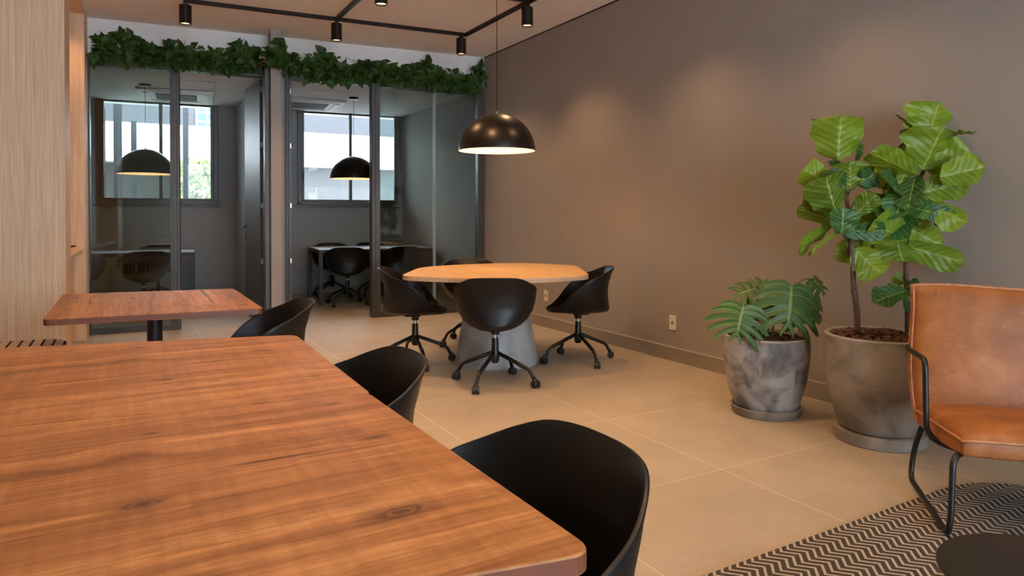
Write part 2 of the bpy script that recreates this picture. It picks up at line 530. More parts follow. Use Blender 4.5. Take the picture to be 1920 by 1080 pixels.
M['ext_mid'] = plain('grey_boundary_wall', (.074, .074, .076), .9)
M['ext_brown'] = plain('taupe_render', (.034, .030, .027), .9)
M['ext_ground'] = plain('outdoor_paving', (.62, .60, .56), .9)
M['ext_post'] = plain('grey_post', (.014, .017, .022), .6)
M['ext_foliage'] = plain('sunlit_foliage', (.20, .26, .10), .8, vary=.6, vscale=12)
M['grass'] = plain('grass_blades', (.16, .24, .08), .8, vary=.4)
M['green_pane'] = plain('green_window_pane', (.04, .12, .10), .25)

def bench_mat():
    t = NT('striped_bench_fabric')
    tc = t.node('ShaderNodeTexCoord'); sp = t.node('ShaderNodeSeparateXYZ')
    t.link(tc.outputs['Object'], sp.inputs[0])
    fx = t.math('FRACT', t.math('MULTIPLY', t.math('ADD', sp.outputs['X'], 20), 1/.052))
    fy = t.math('FRACT', t.math('MULTIPLY', t.math('ADD', sp.outputs['Y'], 20), 1/.030))
    black = t.math('LESS_THAN', fx, .24)
    pale = t.math('LESS_THAN', fy, .30)
    c = t.mix(pale, (.36, .20, .13), (.78, .60, .42))
    c = t.mix(black, c, (.012, .010, .010))
    t.color(c)
    return t.set(.85, 0, .2)
M['bench'] = bench_mat()

# ------------------------------------------------------------------ setting
CEIL = 3.155
RCEIL = 2.77
XR = 3.94                       # right wall
G = -0.087                      # the glazed partition stands 5 degrees off the tile grid
O = Vector((3.94, 7.706, 0))
TD = Vector((math.cos(G), math.sin(G), 0)); ND = Vector((-math.sin(G), math.cos(G), 0))
MG = Matrix.Translation(O) @ Matrix.Rotation(G, 4, 'Z')      # local x = along the glass (0 at the corner, negative left), y = into the rooms
BW = 2.862                       # room depth (local y of the back wall)
LX = -5.2

def struct(name, mb, m, parent=None, bevel=0, **kw):
    o = mb.build(name, m, parent, bevel=bevel, **kw)
    if parent is None: o['kind'] = 'structure'
    return o

struct('floor', MB().box((-5.0, -4.0, -.12), (XR+.2, 11.9, 0)), M['tile'])
struct('ceiling', MB().prism([(-5.0, -5.4), (XR+.2, -5.4), (XR+.2, 7.706+.1), (-5.0, 7.706+.1+.087*8.94)], CEIL, CEIL+.25), M['ceiling'])  # unseen rear overhang added as eaves to keep the sun off the windows
# low ceiling of the two rooms
struct('ceiling_rooms', MB().prism([(-2.2, 8.30), (XR+.2, 7.76), (XR+.2, 10.95), (-2.2, 11.49)], RCEIL, RCEIL+.12), M['room_ceiling'])
struct('wall_right', MB().box((XR, -4.0, 0), (XR+.2, 10.9, CEIL)), M['wall_grey'])
struct('shade_strip', MB().box((XR-.006, -4.0, CEIL-.012), (XR, 7.70, CEIL)), M['dark_gap'])  # dark strip coloured as the shade inside the ceiling reveal
bb = struct('baseboard_right', MB().box((XR-.014, -4.0, 0), (XR, 7.66, .106)), M['skirting'])
MB().box((XR-.016, -4.0, .106), (XR, 7.66, .114)).build('baseboard_edge', M['skirting_edge'], bb)
# rear wall with the big windows the daylight comes through
w = MB()
w.box((-5.0, -4.0, 0), (XR, -3.8, .12)).box((-5.0, -4.0, 2.95), (XR, -3.8, CEIL))
w.box((-5.0, -4.0, .12), (-.85, -3.8, 2.95)).box((3.62, -4.0, .12), (XR, -3.8, 2.95)).box((1.34, -4.0, .12), (1.46, -3.8, 2.95))
struct('wall_rear', w, M['header'])
struct('wall_far_left', MB().box((-5.2, -4.0, 0), (-5.0, 11.8, CEIL)), M['panel'])
for k, (x0, x1) in enumerate(((-.85, 1.34), (1.46, 3.62))):
    f = MB()
    for a, b in (((x0, -3.93, .12), (x0+.05, -3.87, 2.95)), ((x1-.05, -3.93, .12), (x1, -3.87, 2.95)), ((x0, -3.93, .12), (x1, -3.87, .17)), ((x0, -3.93, 2.9), (x1, -3.87, 2.95)), (((x0+x1)/2-.025, -3.93, .17), ((x0+x1)/2+.025, -3.87, 2.9))):
        f.box(a, b)
    wo = struct('window_%d' % (k+3), f, M['alu_light'])
    MB().box((x0+.05, -3.905, .17), (x1-.05, -3.899, 2.9)).build('window_pane', M['glass_rear'], wo)

# header above the glazing and rooms
struct('wall_front_header', MB().box((LX, 0, RCEIL), (0, .10, CEIL), MG), M['header'])
# partition between the rooms
struct('wall_partition', MB().box((1.45, 7.95, 0), (1.57, 10.78, RCEIL)), M['room_grey'])
struct('wall_room_left', MB().box((-1.35, 8.2, 0), (-1.2, 11.2, RCEIL)), M['room_grey'])
# right wall of room two is a skin of the same grey
# back wall with two window openings (local coordinates of the glazing)
def lx(X): return (X-3.94)/math.cos(G)      # rough local x of a world X on the back wall
WB = [(-4.06+.02, -2.545, 1.375, RCEIL), (-1.45, .12-.05, 1.36, RCEIL)]
def to_local(P):
    d = Vector(P) - O
    return (d.dot(TD), d.dot(ND))
a1, a2 = -4.515, -2.985
b1, b2 = -1.88, -.285
SILL = 1.345
w = MB()
w.box((LX, BW, 0), (.3, BW+.2, SILL), MG)
w.box((LX, BW, SILL), (a1, BW+.2, RCEIL), MG)
w.box((a2, BW, SILL), (b1, BW+.2, RCEIL), MG)
w.box((b2, BW, SILL), (.3, BW+.2, RCEIL), MG)
w.box((LX, BW, RCEIL), (.3, BW+.2, RCEIL+.5), MG)
struct('wall_back', w, M['room_grey'])
for nm, (x0, x1), mul in (('window_1', (a1, a2), [.52]), ('window_2', (b1, b2), [.50])):
    f = MB()
    y0, y1 = BW-.03, BW+.07
    f.box((x0, y0, SILL), (x0+.06, y1, RCEIL), MG).box((x1-.06, y0, SILL), (x1, y1, RCEIL), MG).box((x0, y0, SILL), (x1, y1, SILL+.055), MG)
    f.box((x0-.03, y0-.01, SILL-.03), (x1+.03, y0+.03, SILL), MG)
    wo = struct(nm, f, M['alu_light'], bevel=.004)
    s = MB()
    i0, i1 = x0+.06, x1-.06
    s.box((i0, y0+.03, SILL+.055), (i0+.04, y1-.02, RCEIL), MG).box((i1-.04, y0+.03, SILL+.055), (i1, y1-.02, RCEIL), MG)
    s.box((i0, y0+.03, SILL+.055), (i1, y1-.02, SILL+.085), MG)
    for t in mul:
        xm = i0 + (i1-i0)*t
        s.box((xm-.022, y0+.02, SILL+.055), (xm+.022, y1-.02, RCEIL), MG)
    s.build('sash', M['alu_light'], wo, bevel=.003)
    MB().box((i0, BW+.03, SILL+.06), (i1, BW+.036, RCEIL), MG).build('pane', M['glass_win'], wo)
    hx = i1-.03 if nm == 'window_1' else i0+.02
    MB().box((hx-.008, y0-.012, SILL+.36), (hx+.012, y0+.03, SILL+.50), MG).build('latch', M['black_metal'], wo, bevel=.004)
struct('baseboard_back', MB().box((LX, BW-.014, 0), (0, BW, .11), MG), M['skirting'])
struct('baseboard_partition', MB().box((1.57, 8.0, 0), (1.584, 10.76, .11)).box((1.436, 8.0, 0), (1.45, 10.77, .11)), M['skirting'])
struct('baseboard_room_right', MB().box((XR-.014, 7.80, 0), (XR, 10.5, .11)), M['skirting'])
struct('wall_column', MB().box((-2.548, -.30, 0), (-2.442, 0, CEIL), MG), M['column'], bevel=.004)
struct('wall_column_back', MB().box((-2.50, 0, 0), (-2.37, .12, RCEIL), MG), M['column'])

# glazing: local x stations
FT = 2.765
def fr(mb, x0, x1, z0, z1, y0=-.02, y1=.10): return mb.box((x0, y0, z0), (x1, y1, z1), MG)
# left fixed glazed screen
t = thing('glass_screen', 'narrow full-height fixed glass screen beside the wood panelling at the left', 'glass partition', O + TD*(-3.9))
t.rotation_euler = (0, 0, G)
def loc(x0, x1, z0, z1, y0, y1, base): return ((x0-base, y0, z0), (x1-base, y1, z1))
f = MB()
for (x0, x1, z0, z1) in ((-.40, -.33, 0, FT), (.385, .475, 0, FT), (-.33, .385, 0, .065), (-.33, .385, 2.69, FT)):
    f.box((x0, -.02, z0), (x1, .08, z1))
f.box((.405, -.028, 0), (.425, -.02, FT)).box((.445, -.028, 0), (.455, -.02, FT))
f.build('frame', M['alu'], t, bevel=.003)
MB().box((-.33, .02, .065), (.385, .028, 2.69)).build('glass_pane', M['glass'], t)
MB().box((-.33, .060, .065), (.385, .068, 2.69)).build('glass_pane', M['glass'], t)
t2 = thing('glass_screen', 'wide fixed glass screen with one vertical joint, next to the grey side wall', 'glass partition', O + TD*(-.66))
t2.rotation_euler = (0, 0, G)
f = MB()
for (x0, x1, z0, z1) in ((-.75, -.655, 0, FT), (.57, .655, 0, FT), (-.655, .57, 0, .07), (-.655, .57, 2.69, FT)):
    f.box((x0, -.02, z0), (x1, .08, z1))
f.box((-.715, -.028, 0), (-.70, -.02, FT)).box((.60, -.028, 0), (.612, -.02, FT))
f.build('frame', M['alu'], t2, bevel=.003)
for y in (.018, .058):
    MB().box((-.655, y, .07), (.015, y+.008, 2.69)).build('glass_pane', M['glass'], t2)
    MB().box((.022, y, .07), (.57, y+.008, 2.69)).build('glass_pane', M['glass'], t2)
MB().box((.010, .014, .07), (.013, .070, 2.69)).box((.030, .014, .07), (.033, .070, 2.69)).build('joint_profile', M['ac_white'], t2)
# door frames and leaves
def door(name, x0, x1, hinge, leaf_angle):
    f = MB()
    jl, jr = (.006, .055) if hinge == 'R' else (.055, .006)      # the screen post is the other jamb
    for (a, b) in ((x0, x0+jl), (x1-jr, x1)):
        fr(f, a, b, 0, FT)
        if b-a > .02:
            fr(f, a+.012, a+.022, 0, FT, -.032, -.02); fr(f, b-.022, b-.012, 0, FT, -.032, -.02)
    fr(f, x0+.055, x1-.055, 2.70, FT); fr(f, x0+.05, x1-.05, 2.72, 2.73, -.032, -.02)
    o = struct(name, f, M['alu'], bevel=.003)
    hx = x1-.065 if hinge == 'R' else x0+.065
    hp = MG @ Vector((hx, .10, 0))
    L = .80
    sgn = -1 if hinge == 'R' else 1
    Ml = Matrix.Translation(hp) @ Matrix.Rotation(leaf_angle, 4, 'Z')
    th = .038
    lf = MB().box((0, -th/2, .01), (L, th/2, 2.69), Ml).build('door_leaf', M['door_dark'], o, bevel=.003)
    hg = MB()
    for z in (.68, 1.30, 1.97, 2.58):
        hg.box((-.012, -.014, z-.028), (-.003, .014, z+.028), Ml)
    hg.build('hinge', M['steel'], lf, bevel=.003)
    h = MB()
    for s in (-1, 1):
        h.box((L-.085, s*th/2, 1.03), (L-.035, s*(th/2+.006), 1.08), Ml)
        h.tube([Ml @ Vector((L-.06, s*th/2, 1.055)), Ml @ Vector((L-.06, s*(th/2+.05), 1.055)), Ml @ Vector((L-.17, s*(th/2+.05), 1.055))], .009, 8)
        h.box((L-.075, s*th/2, .90), (L-.045, s*(th/2+.006), .95), Ml)
    h.build('door_handle', M['black_metal'], lf)
    return o
door('door_1', -3.425, -2.545, 'R', R(93))
door('door_2', -2.375, -1.41, 'L', R(86))
struct('trim_2', fr(MB(), -2.60, -2.55, 0, FT, -.20, -.02), M['alu'], bevel=.004)

# panelled joinery on the left: pier, niche with counter, second pier
def jx(y, off=0): return -.288 + .034*(y-8.1) + off
def jbox(y0, y1, z0, z1, inset=0.0, back=-1.79):
    return MB().prism([(jx(y0)-inset, y0), (jx(y1)-inset, y1), (back, y1), (back, y0)], z0, z1)
struct('wall_left', jbox(6.02, 6.37, 0, CEIL, 0, -4.9), M['panel'], bevel=.003)
struct('wall_left_pier', jbox(7.73, 8.085, 0, CEIL, 0, -4.9), M['panel'], bevel=.003)
struct('wall_left_lintel', jbox(6.37, 7.73, 3.10, CEIL), M['panel'])
struct('wall_niche', MB().box((-1.9, 6.3, 0), (-1.8, 7.8, CEIL)), M['panel'])
cn = thing('counter', 'wood ledge counter set in the niche between the two panelled piers', 'counter', (jx(7.0)-.3, 7.05, 0))
def rel(mb, o): 
    mb.v = [tuple(Vector(p) - Vector(o.location)) for p in mb.v]; return mb
rel(jbox(6.375, 7.725, .845, .875, .02), cn).build('worktop', M['panel'], cn, bevel=.002)
rel(jbox(6.375, 7.725, 0, .845, .10), cn).build('front_panel', M['panel'], cn)
ds = thing('serving_dish', 'flat black dish on a short foot standing on the niche counter', 'dish', (jx(7.1)-.14, 7.12, .875))
MB().lathe([(.0, 0), (.03, 0), (.035, .005), (.012, .012), (.012, .030), (.06, .034), (.11, .045), (.115, .055), (.108, .055), (.05, .042), (0, .040)], 28).build('dish', M['black_shell'], ds, smooth=True)
bx = thing('black_canister', 'small upright black canister behind the flat dish on the niche counter', 'canister', (jx(7.35)-.27, 7.38, .875))
MB().lathe([(0, 0), (.028, 0), (.03, .004), (.03, .10), (.026, .105), (0, .106)], 20).build('body', M['black_shell'], bx, smooth=True)
MB().lathe([(0, .106), (.027, .106), (.027, .118), (.008, .122), (.008, .13), (0, .132)], 20).build('lid', M['black_metal'], bx, smooth=True)

# ------------------------------------------------------------------ ceiling track and spotlights
def spot(x, y, label, first=None, watt=SPOT_W):
    t = thing('ceiling_spotlight', label, 'spotlight', (x, y, CEIL), 0, 'black cylinder spotlights on the ceiling track')
    b = MB().lathe([(0, -.062), (.048, -.062), (.053, -.066), (.053, -.230), (.050, -.233), (.047, -.230), (.046, -.205)], 28)
    b.build('lamp_housing', M['lamp_black'], t, smooth=True, auto=40)
    MB().box((-.016, -.016, -.064), (.016, .016, -.030)).build('track_adapter', M['lamp_black'], t, bevel=.002)
    MB().lathe([(0, -.216), (.046, -.216)], 24).build('lens', M['spot_glow'], t)
    ld = bpy.data.lights.new('spot', 'SPOT'); ld.energy = watt; ld.color = WARM
    ld.spot_size = R(116); ld.spot_blend = 1.0; ld.shadow_soft_size = .012
    lo = bpy.data.objects.new('spot_beam', ld); COL.objects.link(lo); lo.parent = t; lo.location = (0, 0, -.236)
    return t
tr = MB()
def rail(a, b, w=.032):
    d = (Vector(b)-Vector(a)); L = d.length; ang = math.atan2(d.y, d.x)
    Mx = Matrix.Translation(Vector(a)) @ Matrix.Rotation(ang, 4, 'Z')
    tr.box((-w/2, -w/2, CEIL-.034), (L+w/2, w/2, CEIL-.0005), Mx)
    return tr
XS = (.51, 1.865, 3.24)
def ry(x, base): return base - .06*(x-1.865)
rail((.51, ry(.51, 6.86), 0), (3.24, ry(3.24, 6.86), 0))
rail((.51, ry(.51, 5.50), 0), (3.24, ry(3.24, 5.50), 0))
for x in XS: rail((x, ry(x, 6.86), 0), (x, .2, 0))
for y in (2.85, .2): rail((.51, y, 0), (3.24, y, 0))
tro = tr.build('track_rail', M['lamp_black'])
tag(tro, 'black surface-mounted lighting track laid out in rectangles on the ceiling', 'lighting track')
spot(.51, 6.93, 'black cylinder ceiling spotlight above the left glass screen, leftmost of them')
spot(1.865, 6.86, 'black cylinder ceiling spotlight where a track branch starts, right of the ceiling column')
spot(3.19, 6.78, 'black cylinder ceiling spotlight at the far right corner of the track')
spot(3.24, 5.47, 'black cylinder ceiling spotlight right of the big pendant cord')
spot(1.865, 5.50, 'black cylinder ceiling spotlight cut by the top edge, left of the pendant cord')
for x, y, wt in ((.51, 4.15, .9), (1.865, 4.15, 1.6), (3.24, 3.9, .75), (3.24, 2.6, .6), (1.865, 2.85, 1.4), (.51, 2.6, 1.2), (.51, 1.0, 1.1), (1.865, 1.3, 1.2), (3.24, 1.3, .35)):  # unseen spots further along the track, added for their light
    spot(x, y, 'black cylinder ceiling spotlight added on the unseen nearer part of the track', watt=SPOT_W*wt)

# ------------------------------------------------------------------ pendant lamps
def pendant(x, y, rim, ceil_z, label, watt, group='black dome pendant lamps'):
    t = thing('pendant_lamp', label, 'pendant lamp', (x, y, ceil_z), 0, group)
    rz = rim - ceil_z
    Rr = .312; H = .30
    pr = []
    for k in range(17):
        a = PI/2*k/16
        pr.append((max(.0001, Rr*math.cos(PI/2-a)), rz + H*math.sin(PI/2-a)))
    out = MB().lathe(pr, 56)
    inn = [(max(.0001, (r-.004)), z-.004 if z > rz+.01 else z) for r, z in pr]
    o = out.build('lamp_shade', M['lamp_black'], t, smooth=True)
    MB().lathe(inn, 56).build('shade_lining', M['lamp_white'], t, smooth=True)
    MB().lathe([(Rr, rz), (Rr-.004, rz)], 56).build('shade_rim', M['lamp_black'], t)
    MB().tube([(0, 0, 0), (0, 0, rz+H)], .0028, 6).build('cord', M['lamp_black'], t)
    MB().lathe([(0, rz+H+.018), (.007, rz+H+.018), (.009, rz+H-.002), (0, rz+H-.002)], 12).build('cord_grip', M['steel'], t, smooth=True)
    MB().lathe([(.0001, 0), (.062, 0), (.064, -.004), (.064, -.022), (.060, -.025), (.0001, -.025)], 32).build('ceiling_rose', M['lamp_black'], t, smooth=True, auto=40)
    MB().lathe([(0, rz+H-.01), (.022, rz+H-.01), (.022, rz+H-.07), (0, rz+H-.07)], 16).build('lamp_holder', M['lamp_black'], t)
    b = MB(); 
    pts = [(max(.0001, .040*math.sin(PI*k/8)), rz+H-.115+.045*math.cos(PI*k/8)) for k in range(9)]
    b.lathe(pts, 20).build('bulb', M['bulb'], t, smooth=True)
    ld = bpy.data.lights.new('pendant_light', 'POINT'); ld.energy = watt; ld.color = WARM; ld.shadow_soft_size = .045
    lo = bpy.data.objects.new('pendant_glow', ld); COL.objects.link(lo); lo.parent = t; lo.location = (0, 0, rz+H-.19)
    return t
pendant(2.647, 4.95, 1.715, CEIL, 'large black dome pendant lamp hanging over the light oak meeting table', PEND_W*1.3)
pendant(.252, 9.459, 1.69, RCEIL, 'black dome pendant lamp behind the left glass screen, in front of a window', PEND_W*.5)
pendant(2.719, 9.163, 1.68, RCEIL, 'black dome pendant lamp seen through the second doorway, in front of a window', PEND_W*.5)

# niche downlight
dn = thing('recessed_downlight', 'small recessed downlight in the niche ceiling between the panelled piers', 'downlight', (-.62, 7.35, 3.10))
MB().lathe([(.0001, -.001), (.04, -.001)], 24).build('lens', M['spot_glow'], dn)
MB().lathe([(.04, -.001), (.052, -.004), (.055, -.0005)], 24).build('trim_ring', M['steel'], dn, smooth=True)
ld = bpy.data.lights.new('downlight', 'SPOT'); ld.energy = 22; ld.color = WARM; ld.spot_size = R(140); ld.spot_blend = .8; ld.shadow_soft_size = .03
lo = bpy.data.objects.new('downlight_beam', ld); COL.objects.link(lo); lo.parent = dn; lo.location = (0, 0, -.02)

# ------------------------------------------------------------------ shell chairs on castors
def shell_mesh():
    z0 = .415
    wT = [(.415, .110), (.425, .150), (.445, .190), (.48, .228), (.54, .262), (.60, .277), (.68, .286), (.73, .286), (.80, .280)]
    bT = [(.415, .222), (.421, .238), (.44, .246), (.48, .238), (.56, .228), (.64, .234), (.72, .256), (.78, .284)]
    fT = [(.415, .235), (.425, .253), (.46, .264), (.55, .262), (.80, .262)]
    H = [(-.285, .779), (-.25, .773), (-.216, .754), (-.14, .717), (-.07, .692), (-.01, .660), (.054, .603), (.095, .556), (.136, .506), (.175, .470), (.22, .447), (.27, .438)]
    n = 88; nv = 18
    def pos(th, z):
        c, s = math.cos(th), math.sin(th)
        e = 2.42
        X = (abs(c)**(2/e)) * (interp(z, fT) if c > 0 else -interp(z, bT))
        Y = math.copysign(abs(s)**(2/e), s) * interp(z, wT)
        return X, Y
    vs = []; fs = []; 
    rim = []
    for k in range(n):
        th = 2*PI*(k+.5)/n
        z = .6
        for it in range(25):
            x, y = pos(th, z); z = .5*z + .5*interp(x, H)
        rim.append(z)
    for it in range(3): rim = [(rim[k-1] + 2*rim[k] + rim[(k+1) % n])/4 for k in range(n)]
    rings = []
    for j in range(1, 5):     # flat seat rings
        q = j/5
        ring = []
        for k in range(n):
            th = 2*PI*(k+.5)/n
            x, y = pos(th, z0); ring.append((x*q, y*q, z0 + .0*q))
        rings.append(ring)
    for j in range(nv+1):
        v = (j/nv)**1.35
        ring = []
        for k in range(n):
            th = 2*PI*(k+.5)/n
            z = z0 + (rim[k]-z0)*v
            x, y = pos(th, z); ring.append((x, y, z))
        rings.append(ring)
    vs = [(0, 0, z0)]
    for r_ in rings: vs += r_
    for k in range(n): fs.append((0, 1+k, 1+(k+1) % n))
    for i in range(len(rings)-1):
        for k in range(n):
            a = 1+i*n+k; b = 1+i*n+(k+1) % n
            fs.append((a, a+n, b+n, b))
    mb = MB().add(vs, fs)
    return mb

def make_chair(label, group):
    t = thing('castor_chair', label, 'chair', (0, 0, 0), 0, group)
    o = shell_mesh().build('shell', M['black_shell'], t, smooth=True)
    md = o.modifiers.new('thick', 'SOLIDIFY'); md.thickness = .009; md.offset = -1
    bv = o.modifiers.new('soft', 'BEVEL'); bv.width = .0035; bv.segments = 2; bv.limit_method = 'ANGLE'; bv.angle_limit = R(50)
    MB().box((-.10, -.075, .398), (.10, .075, .4145)).box((-.075, -.10, .392), (.05, .10, .400)).build('seat_plate', M['black_metal'], t, bevel=.004)
    MB().lathe([(.0001, .395), (.030, .395), (.030, .360), (.026, .352), (.0001, .352)], 20).build('seat_boss', M['black_metal'], t, smooth=True, auto=40)
    MB().lathe([(.013, .356), (.013, .305)], 16).build('gas_lift', M['steel'], t, smooth=True)
    MB().lathe([(.0001, .325), (.022, .325), (.0245, .315), (.026, .24), (.032, .225), (.030, .165), (.020, .150), (.0001, .150)], 24).build('hub', M['black_metal'], t, smooth=True, auto=45)
    for q in range(4):
        a = PI/4 + q*PI/2
        d = Vector((math.cos(a), math.sin(a), 0))
        p = [d*.02 + Vector((0, 0, .222)), d*.265 + Vector((0, 0, .122)), d*.300 + Vector((0, 0, .050))]
        lg = MB().tube(fillet(p, .035, 5), [.0145]*2 + [.0125]*5 + [.0115], 10)
        lo = lg.build('leg', M['black_metal'], t, smooth=True)
        cs = MB()
        side = Vector((-d.y, d.x, 0)); cc = d*.310 + Vector((0, 0, .028))
        sd = (side*math.cos(.6+q) + d*math.sin(.6+q)).normalized()
        for s in (-1, 1):
            Mx = Matrix.Translation(cc) @ sd.to_track_quat('Z', 'Y').to_matrix().to_4x4()
            z0, z1 = (.006, .024) if s > 0 else (-.024, -.006)
            cs.lathe([(.0001, z0), (.026, z0), (.028, z0+.004), (.028, z1-.004), (.026, z1), (.0001, z1)], 20, M=Mx)
        Mx = Matrix.Translation(cc) @ sd.to_track_quat('Z', 'Y').to_matrix().to_4x4()
        cs.lathe([(.0001, -.006), (.020, -.006), (.020, .006), (.0001, .006)], 14, M=Mx)
        cs.lathe([(.0001, .030), (.013, .030), (.015, .055), (.011, .075), (.0001, .078)], 12, c=(d.x*.302, d.y*.302))
        cs.build('castor', M['black_rubber'], lo, smooth=True, auto=40)
    return t

MEET = 'black shell castor chairs around the oak meeting table'
# heading = direction the seat faces, measured from +X
CH0 = make_chair('black castor chair with its back to the viewer, in front of the oak meeting table', MEET)
CH0.location = (2.30, 4.33, 0); CH0.rotation_euler = (0, 0, math.atan2(.67, .36))
def set_base(t, base):      # the castor base swivels on its own under the shell
    for c in t.children:
        if c.name.startswith('leg'): c.rotation_euler = (0, 0, base - t.rotation_euler.z - PI/4)
    return t
set_base(CH0, R(37))
def chair(x, y, ang, label, group, base=40): return set_base(copy_thing(CH0, (x, y, 0), ang, label, group), R(base))
chair(2.05, 5.23, math.atan2(-.30, .62), 'black shell castor chair seen side-on at the left end of the oak meeting table', MEET, -7)
chair(3.25, 4.67, math.atan2(.36, -.66), 'black castor chair side-on at the right end of the oak table, near the grey wall', MEET, -6)
chair(2.83, 5.80, math.atan2(-.85, -.30), 'black shell castor chair behind the oak meeting table, mostly hidden by its top', MEET, 8)
DIN = 'black shell chairs at the rustic wood tables'
chair(.52, 1.07, PI, 'nearest black shell chair, tucked under the foreground rustic table corner', DIN)
chair(.505, 2.01, PI*1.0, 'second black shell chair from the viewer, at the joint of the two big rustic tables', DIN)
chair(.545, 3.53, PI*.975, 'black shell chair beside the small rustic table, just past the big tables', DIN)
RM1 = 'black shell castor chairs in the left glazed room'
chair(.225, 9.36, PI/2+.12, 'black shell castor chair at the near side of the left room table, under the pendant', RM1)
chair(.42, 10.50, -PI/2-.1, 'black shell castor chair on the window side of the left room table', RM1)
chair(-.45, 9.40, PI/2-.1, 'black shell castor chair in the left room, half hidden by the wood pier', RM1)
RM2 = 'black shell castor chairs in the right glazed room'
chair(2.62, 9.13, PI/2-.3, 'black shell castor chair with its back to the second doorway, at the right room table', RM2)
chair(2.68, 10.12, -PI/2-.15, 'black shell castor chair on the far left side of the right room table', RM2)
chair(3.27, 8.98, PI/2+.0, 'black shell castor chair behind the wide glass screen, near side of the right room table', RM2)
chair(3.30, 10.00, -PI/2+.1, 'black shell castor chair on the far right side of the right room table', RM2)

# ------------------------------------------------------------------ meeting table
mt = thing('meeting_table', 'light oak meeting table with softly rounded corners on a grey concrete cone', 'table', (2.66, 4.98, 0))
UV_ = [(-.70, -.56), (-.665, .27), (-.40, .56), (.18, .88), (.70, .50), (.705, -.50), (.28, -.80), (-.22, -.76)]
cu, su = math.cos(YAW), math.sin(YAW)
def cam2w(u, v): return (u*cu + v*su, -u*su + v*cu)
pts = [cam2w(u, v) for u, v in UV_]
pts = round_poly(pts, [.14, .20, .35, .45, .14, .12, .35, .35], 7)
tp = MB().prism(pts, .715, .750).build('tabletop', M['oak'], mt, bevel=.004)
edge = MB()
eo = [(x*1.0012, y*1.0012) for x, y in pts]
n_ = len(eo)
edge.add([(x, y, .7175) for x, y in eo] + [(x, y, .7475) for x, y in eo], [(i, (i+1) % n_, n_+(i+1) % n_, n_+i) for i in range(n_)])
edge.build('edge_band', M['oak_edge'], tp)
MB().lathe([(.0001, 0), (.338, 0), (.342, .008), (.338, .02), (.235, .60), (.205, .700), (.200, .715), (.0001, .715)], 64).build('pedestal', M['concrete_base'], mt, smooth=True, auto=50)

# ------------------------------------------------------------------ rustic tables
def rustic(name_label, cat_pts, m, rr, legs, h=.75, th=.030, base=None):
    cx = sum(p[0] for p in cat_pts)/4; cy = sum(p[1] for p in cat_pts)/4
    if base: cx, cy = base
    t = thing('cafe_table', name_label, 'table', (cx, cy, 0), 0, 'rustic wood cafe tables')
    pr = round_poly([(x-cx, y-cy) for x, y in cat_pts], rr, 6)
    tp = MB().prism(pr, h-th, h).build('tabletop', m, t, bevel=.003, segs=2)
    n = len(pr); q = [(x*1.0008, y*1.0008) for x, y in pr]
    eb = MB().add([(x, y, h-th+.003) for x, y in q] + [(x, y, h-.0035) for x, y in q], [(i, (i+1) % n, n+(i+1) % n, n+i) for i in range(n)])
    eb.build('edge_band', M['table_edge'], tp)
    for (lx_, ly_) in legs:
        MB().lathe([(.0001, h-th), (.0375, h-th), (.0375, .018), (.0001, .018)], 32, c=(lx_-cx, ly_-cy)).build('column', M['black_metal'], t, smooth=True, auto=45)
        MB().lathe([(.0001, .024), (.05, .024), (.215, .012), (.22, .008), (.22, 0), (.0001, 0)], 40, c=(lx_-cx, ly_-cy)).build('base_plate', M['black_metal'], t, smooth=True, auto=45)
        MB().box((lx_-cx-.12, ly_-cy-.12, h-th-.006), (lx_-cx+.12, ly_-cy+.12, h-th)).build('mounting_plate', M['black_metal'], t)
    return t
rustic('small rustic brown wood cafe table on one black column, beside the panelled pier',
       [(-.300, 3.575), (.590, 3.485), (.590, 4.500), (-.292, 4.660)], M['table_small'], .035, [(.148, 4.10)])
rustic('rustic brown wood table joined behind the foreground one, farther of the two big tops',
       [(-.62, 1.86), (.545, 1.697), (.566, 2.655), (-.62, 2.945)], M['table_far'], [.006, .02, .045, .03], [(.0, 2.28)])
rustic('foreground rustic brown wood table with a dark knot, nearest to the viewer',
       [(-.62, .955), (.552, .745), (.541, 1.693), (-.62, 1.856)], M['table_near'], [.03, .045, .02, .006], [(.0, 1.32)])

# striped bench under the tables
bn = thing('banquette_bench', 'upholstered bench seat with black and cream stripes at the left, past the big tables', 'bench', (-.72, 2.9, 0))
pr = round_poly([(-.45, -2.2), (.455, -2.2), (.455, 1.80), (-.45, 1.90)], [.03, .08, .16, .03], 8)
MB().prism(pr, .34, .497).build('seat_cushion', M['bench'], bn, bevel=.035, segs=5)
MB().box((-.44, -2.15, 0), (.36, 1.7, .34)).build('plinth', M['panel'], bn)

# ------------------------------------------------------------------ room tables
def room_table(x0, x1, y0, y1, cx, cy, label):
    t = thing('work_table', label, 'table', (cx, cy, 0), G, 'grey topped tables in the glazed rooms')
    MB().box((x0, y0, .722), (x1, y1, .74)).build('tabletop', M['grey_top'], t, bevel=.002)
    f = MB(); e = .05
    f.box((x0, y0, .688), (x1, y0+.03, .722)).box((x0, y1-.03, .688), (x1, y1, .722))
    f.box((x0, y0, .688), (x0+.03, y1, .722)).box((x1-.03, y0, .688), (x1, y1, .722))
    f.build('apron', M['blue_black'], t, bevel=.002)
    for (a, b) in ((x0, y0), (x1-e, y0), (x0, y1-e), (x1-e, y1-e)):
        MB().box((a, b, 0), (a+e, b+e, .722)).build('leg', M['blue_black'], t, bevel=.003)
    return t
room_table(-.80, .80, -.46, .46, .03, 10.02, 'grey topped table with dark legs in the left glazed room')
room_table(-.80, .80, -.50, .50, 3.085, 9.56, 'grey topped table with dark legs in the right glazed room')

